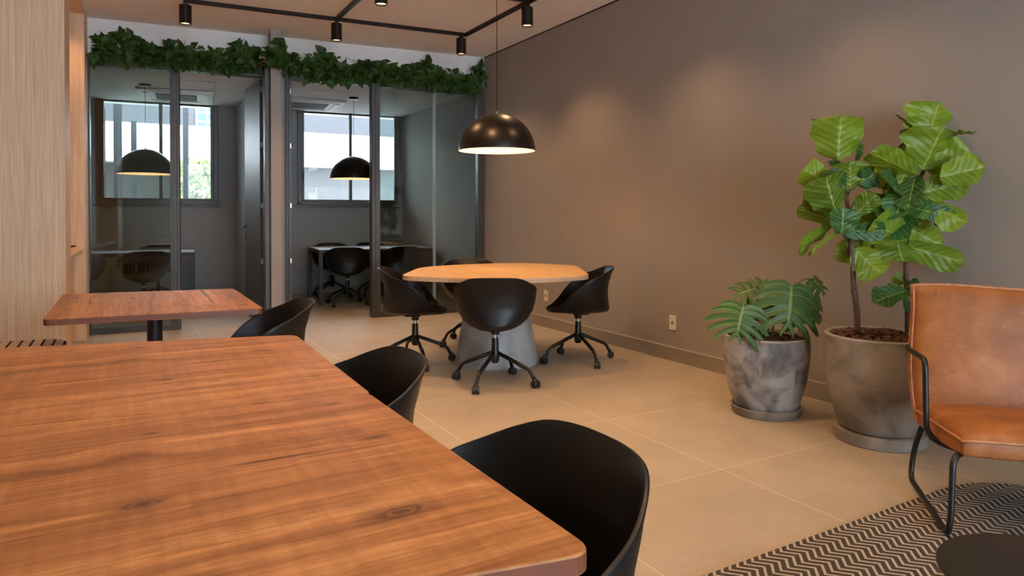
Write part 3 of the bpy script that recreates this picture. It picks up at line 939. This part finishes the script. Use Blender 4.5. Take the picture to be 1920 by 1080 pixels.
# air conditioning cassettes, hatches
def cassette(cx, cy, label):
    t = thing('air_conditioner', label, 'air conditioner', (cx, cy, RCEIL), G, 'ceiling cassettes in the glazed rooms')
    MB().prism(round_poly([(-.45, -.45), (.45, -.45), (.45, .45), (-.45, .45)], .03), -.035, 0).build('fascia', M['ac_white'], t, bevel=.02, segs=3)
    g = MB().box((-.24, -.24, -.040), (.24, .24, -.034)); g.build('grille', M['ac_dark'], t)
    s = MB()
    for k in range(15):
        s.box((-.24, -.237+k*.034, -.0425), (.24, -.231+k*.034, -.0405))
        s.box((-.237+k*.034, -.24, -.0425), (-.231+k*.034, .24, -.0405))
    s.build('grille_bars', M['ac_bar'], t)
    for a in range(4):
        MB().box((-.30, -.385, -.044), (.30, -.315, -.034), Matrix.Rotation(a*PI/2, 4, 'Z') @ Matrix.Translation((0, 0, 0))).build('louvre', M['ac_white'], t, bevel=.004)
    return t
cassette(.63, 10.06, 'white square ceiling air conditioner in the left glazed room')
cassette(2.30, 9.93, 'white square ceiling air conditioner in the right glazed room')
for k, (hx, hy, lb) in enumerate(((.75, 9.15, 'flush square access hatch in the left room ceiling'), (2.35, 9.02, 'flush square access hatch in the right room ceiling'))):
    h = thing('ceiling_hatch', lb, 'hatch', (hx, hy, RCEIL), G)
    f = MB()
    for a, b in (((-.25, -.22, -.002), (.25, -.217, 0)), ((-.25, .217, -.002), (.25, .22, 0)), ((-.25, -.22, -.002), (-.247, .22, 0)), ((.247, -.22, -.002), (.25, .22, 0))): f.box(a, b)
    f.build('hatch_edge', M['ac_dark'], h)
    MB().box((-.246, -.216, -.001), (.246, .216, 0)).build('hatch_panel', M['room_ceiling'], h)

# wall sockets on the right wall
def socket(y, z, label):
    t = thing('wall_socket', label, 'socket', (XR, y, z), 0, 'cream wall sockets')
    MB().box((-.009, -.040, -.060), (0, .040, .060)).build('cover_plate', M['socket'], t, bevel=.006, segs=3)
    MB().lathe([(.0001, 0), (.016, 0)], 16, M=Matrix.Translation((-.0095, 0, 0)) @ Matrix.Rotation(-PI/2, 4, 'Y')).build('socket_face', M['pot_rim'], t)
    f = MB()
    for k in (-1, 0, 1):
        f.box((-.0108, k*.0065-.0022, -.0022), (-.0096, k*.0065+.0022, .0022))
    f.build('socket_holes', M['socket_dark'], t)
    return t
socket(4.30, .312, 'cream wall socket low on the grey wall between the meeting table and the plants')
socket(6.25, .335, 'cream wall socket on the grey wall glimpsed beneath the oak meeting table edge')

# ------------------------------------------------------------------ leaves
def bez(p0, p1, p2, t): return p0*(1-t)**2 + p1*2*t*(1-t) + p2*t*t

def fig_leaf(mb, base, tip, width, nrm, sag=.12, cup=.15, ripple=.03, seed=0):
    """one obovate fiddle-leaf; the top face looks along nrm"""
    rnd = random.Random(seed)
    base = Vector(base); tip = Vector(tip); ax = tip-base; L = ax.length
    if L < 1e-4: return
    a = ax.normalized()
    n = Vector(nrm); n = (n - a*n.dot(a))
    if n.length < 1e-3: n = a.orthogonal()
    n.normalize(); s = a.cross(n).normalized()
    NV, NU = 16, 10
    ph = rnd.uniform(0, 6); ph2 = rnd.uniform(0, 6)
    vs = []; uv = []
    for i in range(NV+1):
        v = i/NV
        # fiddle outline: narrow waist near the base, broad near the tip
        prof = interp(v, [(0, .08), (.05, .36), (.14, .62), (.28, .78), (.45, .84), (.6, .93), (.75, 1.0), (.88, .90), (.95, .68), (1.0, .16)])
        w = width*.5*max(prof, .015)
        c = base + a*(L*v) - n*(sag*L*v*v) 
        for j in range(NU+1):
            u = j/NU*2-1
            edge = abs(u)**1.5
            z = cup*abs(u)*w + ripple*width*edge*math.sin(v*13+ph+(2.1 if u > 0 else 0)) + .012*L*math.sin(v*20+abs(u)*4+ph2)
            p = c + s*(w*u*(1+.05*math.sin(v*17+ph2))) + n*z
            vs.append(p); uv.append((j/NU + 2*seed, v))
    fs = []
    for i in range(NV):
        for j in range(NU):
            q = i*(NU+1)+j
            fs.append((q, q+1, q+NU+2, q+NU+1))
    mb.add(vs, fs, uv)

def plant_frame(cx, cy):
    """plant's own frame: x across the wall view, y away, z up"""
    return Matrix.Translation((cx, cy, 0)) @ Matrix.Rotation(-YAW, 4, 'Z')

# ------------------------------------------------------------------ pots
def pot(t, prof_out, wall, rim_m, m, soil_z, soil_r, nchips, seed, chip=.03):
    out = MB().lathe(prof_out, 64).build('pot', m, t, smooth=True, auto=50)
    rr, rz = prof_out[-1]
    MB().lathe([(rr, rz-.006), (rr+.002, rz), (rr-.006, rz+.006), (rr-wall+.006, rz+.006), (rr-wall, rz), (rr-wall, soil_z-.03)], 64).build('pot_rim', rim_m, t, smooth=True)
    rnd = random.Random(seed)
    mb = MB().lathe([(.0001, soil_z-.012), (soil_r, soil_z-.015)], 40)
    for k in range(nchips):
        r = soil_r*math.sqrt(rnd.random())*.94; a = rnd.uniform(0, 2*PI)
        l, w, h = chip*rnd.uniform(.6, 1.4), chip*rnd.uniform(.35, .8), chip*rnd.uniform(.12, .35)
        Mx = Matrix.Translation((r*math.cos(a), r*math.sin(a), soil_z + rnd.uniform(-.005, .014)*chip/.03*(1.2-r/soil_r*.7))) @ Matrix.Rotation(rnd.uniform(0, 6.3), 4, 'Z') @ Matrix.Rotation(rnd.gauss(0, .4), 4, 'X') @ Matrix.Rotation(rnd.gauss(0, .4), 4, 'Y')
        k2 = rnd.uniform(.4, .9)
        pts = [(-l/2, -w/2*k2), (-l*.1, -w/2), (l/2, -w/2*.7), (l*.45, w/2*k2), (-l*.2, w/2)]
        mb.prism(pts, -h/2, h/2, Mx)
    o = mb.build('bark_mulch', M['mulch'], t); o['kind'] = 'stuff'
    return out

# monstera
PX, PY = 3.397, 2.896
mo = thing('potted_monstera', 'potted monstera with split leaves in the smaller mottled grey pot', 'potted plant', (PX, PY, 0), -YAW)
MB().lathe([(.0001, 0), (.192, 0), (.196, .004), (.206, .050), (.200, .054), (.190, .050), (.180, .018), (.0001, .018)], 56).build('saucer', M['saucer'], mo, smooth=True, auto=40)
pot(mo, [(.0001, .020), (.165, .020), (.178, .030), (.205, .11), (.232, .22), (.247, .33), (.251, .41), (.247, .468)], .022, M['pot_rim'], M['pot_a'], .448, .222, 420, 5, .034)

def monstera_leaf(mb, att, tip, width, nrm, droop=.30, lobes=6, seed=0, gap=.30):
    """heart-shaped blade cut into fingers; att = where the stalk meets the blade"""
    rnd = random.Random(seed)
    att = Vector(att); tip = Vector(tip); ax = tip-att; L = ax.length; a = ax.normalized()
    n = Vector(nrm); n = n - a*n.dot(a); n.normalize(); s = a.cross(n).normalized()
    def P(along, across, out):    # along the midrib 0..1, sideways metres, out = distance factor for droop
        r2 = (across/(width*.5))**2
        return att + a*(L*along) + s*across - n*(droop*width*.5*r2*.75 + .16*L*max(0, along)**2) 
    for sd in (-1, 1):
        for k in range(lobes):
            v0 = k/lobes; v1 = (k+1)/lobes
            m = (v0+v1)/2
            # finger direction swings from backwards (heart lobes) to forwards (tip)
            ang = R(-40 + 84*m)
            reach = width*.5*(.80 + .42*math.sin(PI*min(1, m*1.05+.12)))*(1 if k < lobes-1 else .42)*rnd.uniform(.92, 1.05)
            if k == lobes-1: ang = R(48)
            NA, NC = 9, 4
            vs = []; uv = []
            for i in range(NA+1):
                r = i/NA
                g = 0 if r < gap else (r-gap)/(1-gap)
                halfw = (v1-v0)/2*(1.06 + 1.15*r) * (1-.30*min(1, g*3))
                if r > .70: halfw *= math.sqrt(max(.02, 1-((r-.70)/.30)**2))
                for j in range(NC+1):
                    c = (j/NC*2-1)
                    al = m*.86 + c*halfw*.86
                    ac = r*reach*math.cos(ang); fw = r*reach*math.sin(ang)/L + .46*r*r*(1-.9*m)
                    p = P(al + fw, sd*ac, r)
                    p = p + n*(.03*width*(1-abs(c))*-.4*(1 if r > .1 else 0))
                    vs.append(p); uv.append((.5 + sd*r*.5*.98 if r > 0 else .5, .5/9*round(v0*9) + (c*.5+.5)*.11 + r*.31))
            fs = []
            for i in range(NA):
                for j in range(NC):
                    q = i*(NC+1)+j
                    f = (q, q+1, q+NC+2, q+NC+1)
                    fs.append(f if sd < 0 else f[::-1])
            mb.add(vs, fs, uv)

S1 = 4.19/1299
def m1(px, py, v=0.0): 
    k = (4.19+v)/1299
    return Vector(((px-960)*k - 1.5386, v, 1.2 + (402-py)*k))
fl = MB(); st = MB()
specs = [  # attach, tip, width px, depth attach, depth tip, normal, droop
    ((1394, 575), (1381, 634), 92, -.16, -.24, (-.15, -.9, .55), .35),
    ((1485, 535), (1482, 622), 104, -.14, -.27, (.05, -.9, .6), .40),
    ((1418, 540), (1372, 552), 66, .02, .02, (-.1, -.55, .85), .30),
    ((1422, 541), (1442, 521), 52, .10, .16, (0, -.5, .9), .2),
    ((1526, 524), (1551, 550), 52, .02, -.02, (.35, -.7, .6), .35),
    ((1522, 560), (1531, 612), 66, .08, .06, (.3, -.8, .5), .40),
    ((1446, 548), (1440, 600), 78, .02, -.04, (-.1, -.85, .5), .35),
    ((1500, 575), (1508, 622), 60, .05, .05, (.1, -.8, .5), .4),
    ((1470, 538), (1430, 570), 64, -.02, -.10, (-.3, -.7, .7), .35),
    ((1440, 560), (1475, 590), 60, .14, .10, (.2, -.7, .6), .3)]
for k, (at, tp_, wd, va, vt, nr, dr) in enumerate(specs):
    A = m1(*at, va); T = m1(*tp_, vt)
    monstera_leaf(fl, A, T, wd*S1*1.06, nr, dr, 6 if wd > 80 else 4, 40+k, .32)
    root = Vector((-.05 + .02*k*(-1)**k*.5, -.02*((k % 3)-1), .45))
    midp = (root + A)/2 + Vector(((A.x-root.x)*.15, .05, .05))
    ctl = Vector((root.x*.4 + A.x*.6, (root.y + A.y)/2 + .04, A.z + .05))
    st.tube([bez(root, ctl, A, i/8) for i in range(9)], [.006]*5 + [.0045]*4, 7)
fl.build('foliage', M['monstera'], mo, smooth=True)
st.build('stems', M['stem'], mo, smooth=True)
yl = MB()
fig_leaf(yl, m1(1439, 588, -.06), m1(1430, 616, -.10), .060, (.1, -1, .2), .1, .25, .02, 3)
fig_leaf(yl, m1(1414, 596, -.04), m1(1402, 603, -.04), .034, (.1, -1, .4), .1, .25, .02, 4)
fig_leaf(yl, m1(1378, 580, .0), m1(1370, 586, 0), .030, (.1, -1, .4), .1, .25, .02, 5)
o = yl.build('withered_leaf', M['yellow_leaf'], mo, smooth=True)
o['label'] = 'withered yellow leaves among the stems'

# fiddle-leaf fig
QX, QY = 3.523, 2.251
fg = thing('potted_fiddle_leaf_fig', 'tall fiddle-leaf fig with two trunks in the larger brown-grey pot', 'potted plant', (QX, QY, 0), -YAW)
MB().lathe([(.0001, 0), (.222, 0), (.226, .005), (.222, .055), (.216, .060), (.0001, .060)], 56).build('saucer', M['saucer'], fg, smooth=True, auto=40)
pot(fg, [(.0001, .062), (.185, .062), (.200, .072), (.232, .16), (.262, .27), (.278, .38), (.281, .46), (.274, .558)], .026, M['pot_rim'], M['pot_b'], .545, .246, 420, 9, .040)
D2 = 3.69
def m2(px, py, v=0.0):
    for it in range(4):      # keep every leaf clear of the wall behind
        k = (D2+v)/1299
        v = min(v, (.345 - .871*((px-960)*k - 1.9657))/.49)
    k = (D2+v)/1299
    return Vector(((px-960)*k - 1.9657, v, 1.2 + (402-py)*k))
tk = [m2(1609, 622, -.02), m2(1607, 580, -.02), m2(1601, 530, -.02), m2(1598, 480, -.02), m2(1595, 430, 0), m2(1588, 380, .02), m2(1580, 335, .02), m2(1571, 300, .0)]
MB().tube(smooth_path(tk, 4), [.0155]*8 + [.013]*8 + [.010]*8 + [.007]*5, 10).build('trunk', M['bark'], fg, smooth=True)
tk = [m2(1703, 622, .06), m2(1702, 560, .06), m2(1699, 500, .06), m2(1698, 440, .05), m2(1705, 390, .04), m2(1720, 345, .02), m2(1734, 310, .0), m2(1741, 255, .0)]
MB().tube(smooth_path(tk, 4), [.0135]*8 + [.012]*8 + [.010]*8 + [.007]*5, 10).build('trunk', M['bark'], fg, smooth=True)
MB().tube([m2(1594, 490, .0), m2(1589, 455, .0), m2(1583, 430, .02)], .004, 7).build('support_stake', M['vine'], fg, smooth=True)

# (base px), (tip px), width px, depth base, depth tip, side facing the room: U underside / T top, tilt
FL = [
 ((1571, 300), (1574, 216), 92, -.02, -.06, 'U', 0), ((1536, 252), (1522, 221), 22, .05, .08, 'T', .8), ((1604, 300), (1617, 264), 26, .06, .10, 'T', 1.0),
 ((1741, 262), (1754, 192), 104, .03, .02, 'U', 0), ((1712, 252), (1687, 211), 24, .0, -.05, 'T', .9), ((1731, 318), (1762, 238), 104, -.05, -.12, 'U', 0),
 ((1735, 318), (1812, 282), 70, -.02, -.06, 'U', .1), ((1785, 256), (1822, 243), 26, .0, .02, 'T', .6), ((1762, 332), (1838, 312), 54, -.16, -.17, 'U', .0),
 ((1729, 362), (1814, 338), 58, -.06, -.10, 'U', 0), ((1724, 372), (1808, 420), 56, -.02, -.10, 'U', .3), ((1690, 458), (1806, 493), 50, .04, -.02, 'U', .3),
 ((1680, 438), (1690, 494), 84, .0, -.08, 'U', 0), ((1700, 425), (1757, 458), 58, .05, .08, 'U', .3), ((1720, 328), (1630, 283), 52, -.04, -.12, 'U', .7),
 ((1690, 300), (1636, 330), 64, .05, .02, 'U', .2), ((1692, 318), (1728, 372), 58, -.02, -.07, 'U', .1), ((1692, 386), (1748, 396), 40, -.10, -.20, 'T', .2),
 ((1720, 386), (1790, 416), 40, -.04, -.08, 'T', .5), ((1556, 348), (1506, 315), 52, .02, .0, 'U', .2), ((1568, 398), (1546, 330), 82, -.06, -.12, 'U', 0),
 ((1594, 352), (1592, 302), 60, -.02, -.05, 'U', 0), ((1562, 388), (1511, 360), 44, .02, .06, 'U', .2), ((1573, 418), (1495, 388), 38, .03, .06, 'U', .4),
 ((1572, 414), (1487, 467), 40, -.04, -.10, 'U', .5), ((1582, 432), (1514, 474), 26, -.04, -.14, 'U', .9), ((1578, 438), (1584, 390), 54, -.12, -.15, 'T', 0),
 ((1578, 432), (1664, 434), 36, -.08, -.14, 'T', .7), ((1602, 404), (1644, 363), 34, -.06, -.12, 'U', .5), ((1602, 466), (1652, 516), 62, -.02, -.08, 'U', .1),
 ((1590, 446), (1590, 492), 46, .06, .08, 'U', .2), ((1704, 446), (1624, 416), 66, -.04, -.10, 'U', .2), ((1700, 545), (1641, 562), 42, -.02, -.10, 'T', .3),
 ((1700, 538), (1726, 532), 26, .02, .0, 'T', .5), ((1701, 548), (1716, 584), 34, .0, -.02, 'T', .3), ((1698, 530), (1676, 516), 26, .06, .08, 'U', .2),
 ((1665, 365), (1640, 410), 60, .06, .04, 'T', .2), ((1690, 380), (1650, 405), 56, -.02, -.10, 'T', .5), ((1660, 400), (1700, 350), 60, .10, .12, 'U', .3),
 ((1640, 350), (1610, 320), 50, .05, .06, 'U', .4), ((1610, 345), (1640, 325), 44, -.02, -.05, 'T', .5), ((1690, 370), (1655, 330), 50, -.03, -.10, 'T', .4),
 ((1600, 380), (1640, 400), 60, .06, .10, 'U', .3), ((1640, 430), (1600, 400), 50, .05, .07, 'U', .3), ((1680, 420), (1720, 440), 64, .08, .10, 'U', .2),
 ((1700, 400), (1660, 440), 60, -.02, -.08, 'T', .4), ((1710, 300), (1690, 270), 46, .08, .12, 'U', .2), ((1718, 290), (1688, 244), 44, .02, .04, 'T', .3),
 ((1700, 350), (1680, 400), 54, -.05, -.14, 'T', .6), ((1716, 330), (1700, 390), 50, -.06, -.16, 'T', .7), ((1620, 470), (1660, 455), 44, .05, .04, 'U', .4),
 ((1575, 330), (1555, 300), 36, .04, .06, 'T', .5), ((1574, 318), (1560, 345), 40, -.03, -.08, 'T', .4), ((1590, 470), (1620, 440), 44, .06, .10, 'U', .2),
 ((1745, 400), (1720, 420), 40, .02, .04, 'U', .4), ((1740, 340), (1775, 370), 50, .06, .10, 'U', .3), ((1650, 300), (1690, 340), 66, .10, .12, 'U', .1)]
ff = MB()
for k, (b, tp_, wd, vb, vt, side, tilt) in enumerate(FL):
    Bp = m2(*b, vb); Tp = m2(*tp_, vt)
    rnd = random.Random(100+k)
    a = (Tp-Bp).normalized()
    nr = Vector((rnd.uniform(-.25, .25), -1, 0))
    nr = (Matrix.Rotation(tilt*(1 if side == 'T' else -1)*1.0, 3, a) @ nr)
    if side == 'T': nr = (nr + Vector((0, 0, .5)))
    else: nr = -nr + Vector((0, 0, .15))
    fig_leaf(ff, Bp, Tp, wd*D2/1299*1.08, nr, rnd.uniform(.04, .20), rnd.uniform(.1, .45), rnd.uniform(.03, .07), k)
    # leaf stalk to the nearest trunk
    ax = m2(1590, min(b[1]+14, 470), 0) if b[0] < 1645 else m2(1702 if b[1] > 380 else 1726, b[1]+14, .03)
    if (ax-Bp).length < .16: ff.tube([ax, (ax+Bp)/2 + Vector((0, 0, -.008)), Bp], .0035, 6)
ff.build('foliage', M['fig'], fg, smooth=True)

# ------------------------------------------------------------------ ivy garland over the glazing
def ivy_leaf(mb, p, d, n, L, rnd):
    d = d.normalized(); n = (n - d*n.dot(d))
    if n.length < 1e-3: n = d.orthogonal()
    n.normalize(); s = d.cross(n).normalized()
    lob = rnd.random() < .35
    out = [(-.02, 0), (-.12, .20), (-.02, .40), (.22, .46), (.42, .34), (.62, .27), (.82, .13), (1.0, 0)] if not lob else [(-.02, 0), (-.14, .22), (.02, .52), (.24, .34), (.45, .44), (.60, .22), (.82, .12), (1.0, 0)]
    vs = []; uv = []; lid = rnd.randint(0, 40)
    bend = rnd.uniform(.05, .35)
    for (x, w) in out:
        for sg, uu in ((-1, 0), (0, .5), (1, 1)):
            z = abs(sg)*w*.30*L - bend*L*max(0, x)**2
            vs.append(p + d*(x*L) + s*(sg*w*L) + n*z); uv.append((.5+sg*min(.48, w) + 2*lid, min(1, max(0, x))))
    fs = []
    for i in range(len(out)-1):
        q = i*3
        fs += [(q, q+1, q+4, q+3), (q+1, q+2, q+5, q+4)]
    mb.add(vs, fs, uv)

def garland(s0, s1, count, seed, label, corner=False):
    rnd = random.Random(seed)
    t = thing('ivy_garland', label, 'garland', tuple(O + TD*((s0+s1)/2) + Vector((0, 0, 2.85))), G, 'artificial ivy garlands along the header')
    base = (s0+s1)/2
    iv = MB(); vn = MB()
    # clump heights along the header
    hs = [rnd.uniform(.0, 1.0) for _ in range(60)]
    def amp(s):
        x = (s+6)*4.2; i = int(x); f = x-i
        return hs[i % 60]*(1-f)+hs[(i+1) % 60]*f
    for k in range(count):
        s = rnd.uniform(s0, s1)
        am = amp(s)
        cz = -.015 + .012*math.sin(s*5)
        v = rnd.random()
        up = .03 + .27*am**2.2; dn_ = .07 + .07*amp(s+17)
        z = cz + (rnd.uniform(-dn_, up) if rnd.random() < .8 else rnd.gauss(0, .05))
        y = -.03 - rnd.random()*.15*(1-abs(z)/.30)
        near_col = -2.60 < s < -2.40
        if near_col: y -= .30
        L = rnd.choice((.05, .07, .085, .10, .12))*rnd.uniform(.85, 1.1)
        z = min(z, .215)
        p = Vector((s-base, y, z))
        d = Vector((rnd.gauss(0, .6), -rnd.uniform(.0, .55), (z-cz)*5 + rnd.uniform(-.8, .35)))
        if z > .06: d.z = abs(d.z)*rnd.uniform(.2, 1.0)
        n = Vector((rnd.gauss(0, .45), -1, rnd.gauss(.35, .4)))
        ivy_leaf(iv, p, d, n, L, rnd)
    for q in range(3):
        ph = rnd.uniform(0, 6)
        pts = []
        m = int((s1-s0)/.12)
        for i in range(m+1):
            s = s0 + (s1-s0)*i/m
            yy = -.05 - .03*math.sin(s*7+ph)
            if -2.62 < s < -2.38: yy -= .31
            pts.append((s-base, yy, -.03 + .05*math.sin(s*4+ph*2)))
        vn.tube(smooth_path(pts, 2), .004, 5)
    for q in range(int((s1-s0)*9)):
        s = rnd.uniform(s0, s1); h = rnd.uniform(-.14, .20)
        if -2.62 < s < -2.38: continue
        vn.tube([(s-base, -.05, -.03), (s-base+rnd.uniform(-.05, .05), -.10, h*.5), (s-base+rnd.uniform(-.1, .1), -.09, h)], .0025, 5)
    iv.build('foliage', M['ivy'], t, smooth=True)
    vn.build('vine_stems', M['vine'], t, smooth=True)
    return t
garland(-4.18, -2.46, 640, 11, 'dense green ivy garland above the left room, from the wood pier to the column')
garland(-2.44, -.06, 820, 12, 'dense green ivy garland above the right room, from the column to the grey wall')

# ------------------------------------------------------------------ rug, side table, armchair
rg = thing('area_rug', 'grey and cream chevron woven rug under the leather armchair', 'rug', (2.4, .4, 0))
pr = round_poly([(1.05-2.4, -1.6-.4), (3.50-2.4, -1.6-.4), (3.50-2.4, 1.70-.4), (1.05-2.4, 1.66-.4)], [.1, .1, .42, .1], 12)
MB().prism(pr, .001, .011).build('woven_pile', M['rug'], rg, bevel=.003)

sdt = thing('side_table', 'round matt black side table at the bottom right, in front of the armchair', 'side table', (1.89, .775, .012))
MB().lathe([(.0001, .325), (.236, .325), (.240, .329), (.240, .334), (.237, .338), (.0001, .338)], 72).build('tabletop', M['black_metal'], sdt, smooth=True, auto=40)
MB().lathe([(.0001, .325), (.018, .325), (.018, .010), (.16, .006), (.16, 0), (.0001, 0)], 40).build('pedestal', M['black_metal'], sdt, smooth=True, auto=40)

# armchair local frame: x = across to the chair's left hand (image right), y = backwards, z up; origin at the rear runner foot
AF = Vector((-.737, -.676, 0)); AS = Vector((.676, -.737, 0))
ang = math.atan2(AS.y, AS.x)
ac = thing('leather_armchair', 'tan leather armchair with black tube arms and runner legs on the rug', 'armchair', (3.085, 1.76, .0), ang)
# local: x along AS, y = 90deg left of AS = (.737,.676) = away from the sitter (backwards); forward = -y
W = .66
def cushion(name, fn, nu, nv, parent, m):
    """closed pillow: fn(u,v,side) -> point"""
    mb = MB(); vs = []
    for side in (0, 1):
        for i in range(nv+1):
            for j in range(nu+1):
                vs.append(fn(j/nu, i/nv, side))
    N = (nu+1)*(nv+1); fs = []
    for side in (0, 1):
        for i in range(nv):
            for j in range(nu):
                q = side*N + i*(nu+1)+j
                f = (q, q+1, q+nu+2, q+nu+1)
                fs.append(f if side else f[::-1])
    for i in range(nv):
        for j in (0, nu):
            q = i*(nu+1)+j
            fs.append((q, q+nu+1, N+q+nu+1, N+q) if j == 0 else (q, N+q, N+q+nu+1, q+nu+1))
    for j in range(nu):
        for i in (0, nv):
            q = i*(nu+1)+j
            fs.append((q, N+q, N+q+1, q+1) if i == 0 else (q, q+1, N+q+1, N+q))
    mb.add(vs, fs)
    return mb.build(name, m, parent, smooth=True)
def puff(u, v, k=.35): return (max(0, 1-(2*u-1)**2*0.999)**k)*(max(0, 1-(2*v-1)**2*.999)**k)
XL = -.035
def back_pt(u, v, s):
    z = .285 + .59*v
    yb = -.005 + .145*v + .020*math.sin(PI*v)
    edge = min(u, 1-u)
    x = XL + (W)*u + (-.012*math.sin(v*5))*(1 if u < .5 else -1)*(1 if edge < .2 else 0)
    bulge = .058*puff(u, v, .32) - .010*math.exp(-((v-.15)/.1)**2)
    return Vector((x, yb - (bulge+.012) if s else yb + .026 + .016*puff(u, v, .4), z + (.006*math.sin(u*7) if v > .9 else 0)))
def seat_pt(u, v, s):
    y = .03 - .56*v
    zc = .312 + .050*v - .012*v*v
    x = XL + W*u + (.035*(v**3))*(1-2*u)
    top = .070*puff(u, v, .30)
    return Vector((x, y, zc + .012 + top if s else zc - .040 - .010*puff(u, v, .3)))
bk = cushion('backrest', back_pt, 40, 36, ac, M['leather'])
se = cushion('seat', seat_pt, 40, 36, ac, M['leather'])
for o_ in (bk, se):
    md = o_.modifiers.new('soft', 'BEVEL'); md.width = .008; md.segments = 3; md.limit_method = 'ANGLE'; md.angle_limit = R(50)
def loop(fn, s, off=Vector((0, 0, 0))):
    P = [fn(i/20, 0, s) for i in range(21)] + [fn(1, i/20, s) for i in range(1, 21)] + [fn(1-i/20, 1, s) for i in range(1, 21)] + [fn(0, 1-i/20, s) for i in range(1, 21)]
    return [p + off for p in P]
pp = MB().tube(loop(back_pt, 1, Vector((0, .002, 0))), .0055, 8, cap=False).tube(loop(back_pt, 0), .0045, 8, cap=False)
pp.build('piping', M['leather_edge'], bk, smooth=True)
MB().tube(loop(seat_pt, 1), .0055, 8, cap=False).build('piping', M['leather_edge'], se, smooth=True)
TR = .0115
for side, xo in ((0, XL-.030), (1, XL+W+.030)):
    sg = 1 if side == 0 else -1
    # runner and legs
    p = [(xo+sg*.055, -.02, .290), (xo+sg*.028, .03, .16), (xo+sg*.010, .015, .014+TR), (xo+sg*.012, -.565, .014+TR), (xo+sg*.022, -.560, .10), (xo+sg*.035, -.530, .300), (xo+sg*.09, -.47, .312)]
    MB().tube(fillet(p, [0, .10, .05, .05, .02, .04, 0], 6), TR, 12).build('leg_frame', M['black_metal'], ac, smooth=True)
    q = [(xo+sg*.02, .10, .600), (xo, .03, .600), (xo, -.275, .612), (xo, -.300, .30), (xo+sg*.12, -.33, .268)]
    MB().tube(fillet(q, [0, .03, .045, .085, 0], 7), TR, 12).build('armrest', M['black_metal'], ac, smooth=True)
MB().tube([(XL+.06, -.41, .290), (XL+W-.06, -.41, .290)], TR, 10).tube([(XL+.04, -.02, .268), (XL+W-.04, -.02, .268)], TR, 10).build('cross_bars', M['black_metal'], ac, smooth=True)

# ------------------------------------------------------------------ outdoors behind the rooms
struct('outdoor_ground', MB().box((-12, 12.0, -.2), (16, 30, -.02)), M['ext_ground'])
pl = MB().box((-2.0, 11.55, -.1), (5.0, 12.5, 1.22))
tag(pl.build('planter_bed', M['ext_mid']), 'raised planter bed just outside the room windows', 'planter')
b1_ = thing('low_building', 'low outbuilding with a bright white fascia across the yard outside', 'building', (4, 17, 0))
MB().box((-11, 0, 2.36), (10, .4, 3.18)).build('fascia', M['ext_white'], b1_)
MB().box((-2.84, .3, 0), (10, .6, 2.36)).build('wall', M['ext_mid'], b1_)
MB().box((-11, .9, 0), (-2.84, 1.2, 2.36)).build('wall', M['ext_brown'], b1_)
b2_ = thing('tall_building', 'pale grey taller building with a gridded window, beyond the white fascia', 'building', (2, 22, 0))
MB().box((-14, 0, 0), (14, 3, 5.4)).build('wall', M['ext_grey'], b2_)
wx = -.13
MB().box((wx, -.06, 3.6), (wx+.62, 0, 5.3)).build('window', M['ext_white'], b2_)
mbp = MB()
for i in range(2):
    for j in range(6): mbp.box((wx+.05+i*.28, -.09, 3.65+j*.27), (wx+.05+i*.28+.24, -.05, 3.65+j*.27+.22))
mbp.build('pane', M['green_pane'], b2_)
def lamp_post(x, y, h, label):
    t = thing('lamp_post', label, 'lamp post', (x, y, 0), 0, 'posts in the yard outside')
    MB().box((-.045, -.045, -.02), (.045, .045, h)).build('post', M['ext_post'], t)
    MB().box((-.55, -.04, h-.10), (.045, .04, h-.03)).build('arm', M['ext_post'], t)
    MB().box((-.53, -.035, h-.112), (-.28, .035, h-.10)).build('lamp_head', M['spot_glow'], t)
lamp_post(.98, 13.4, 3.32, 'grey outdoor lamp post with a side arm seen through the left room window, right pane')
lamp_post(-.27, 13.0, 2.92, 'grey outdoor lamp post with a side arm seen through the left room window, left pane')
for x, y, h, w_, lb in ((-.05, 12.6, 4.2, .12, 'tall dark grey outdoor post left of centre behind the left room window'), (.19, 14.0, 2.85, .09, 'short dark grey outdoor post behind the left room pendant')):
    tag(MB().box((x-w_/2, y-w_/2, -.02), (x+w_/2, y+w_/2, h)).build('outdoor_post', M['ext_post']), lb, 'post')
rnd = random.Random(77)
sh = MB()
for k in range(1500):
    p = Vector((min(1.75, max(.98, 1.35 + rnd.gauss(0, .25))), 14.6 + rnd.gauss(0, .25), rnd.uniform(.5, 2.25)))
    ivy_leaf(sh, p, Vector((rnd.gauss(0, 1), rnd.gauss(0, 1), rnd.gauss(0, 1))), Vector((rnd.gauss(0, 1), -1, .5)), rnd.uniform(.05, .11), rnd)
bsh = thing('garden_shrub', 'sunlit green shrub outside the left room window, right pane', 'shrub', (1.25, 14.6, 0))
rel(sh, bsh).build('foliage', M['ext_foliage'], bsh)
MB().tube([(0, 0, -.02), (.05, 0, .8), (0, 0, 1.7)], .03, 8).build('stem', M['bark'], bsh)
gr = MB()
for k in range(150):
    x = rnd.uniform(-.4, 1.3); y = rnd.uniform(11.6, 12.0); h = rnd.uniform(.06, .28)
    dx = rnd.gauss(0, .06)
    gr.add([(x-.006, y, 1.221), (x+.006, y, 1.221), (x+dx*.5+.004, y, 1.2+h*.6), (x+dx*.5-.004, y, 1.2+h*.6), (x+dx, y, 1.2+h)], [(0, 1, 2, 3), (3, 2, 4)])
go = gr.build('grass', M['grass']); tag(go, 'thin grass blades in the planter outside the left room window', 'grass', kind='stuff')
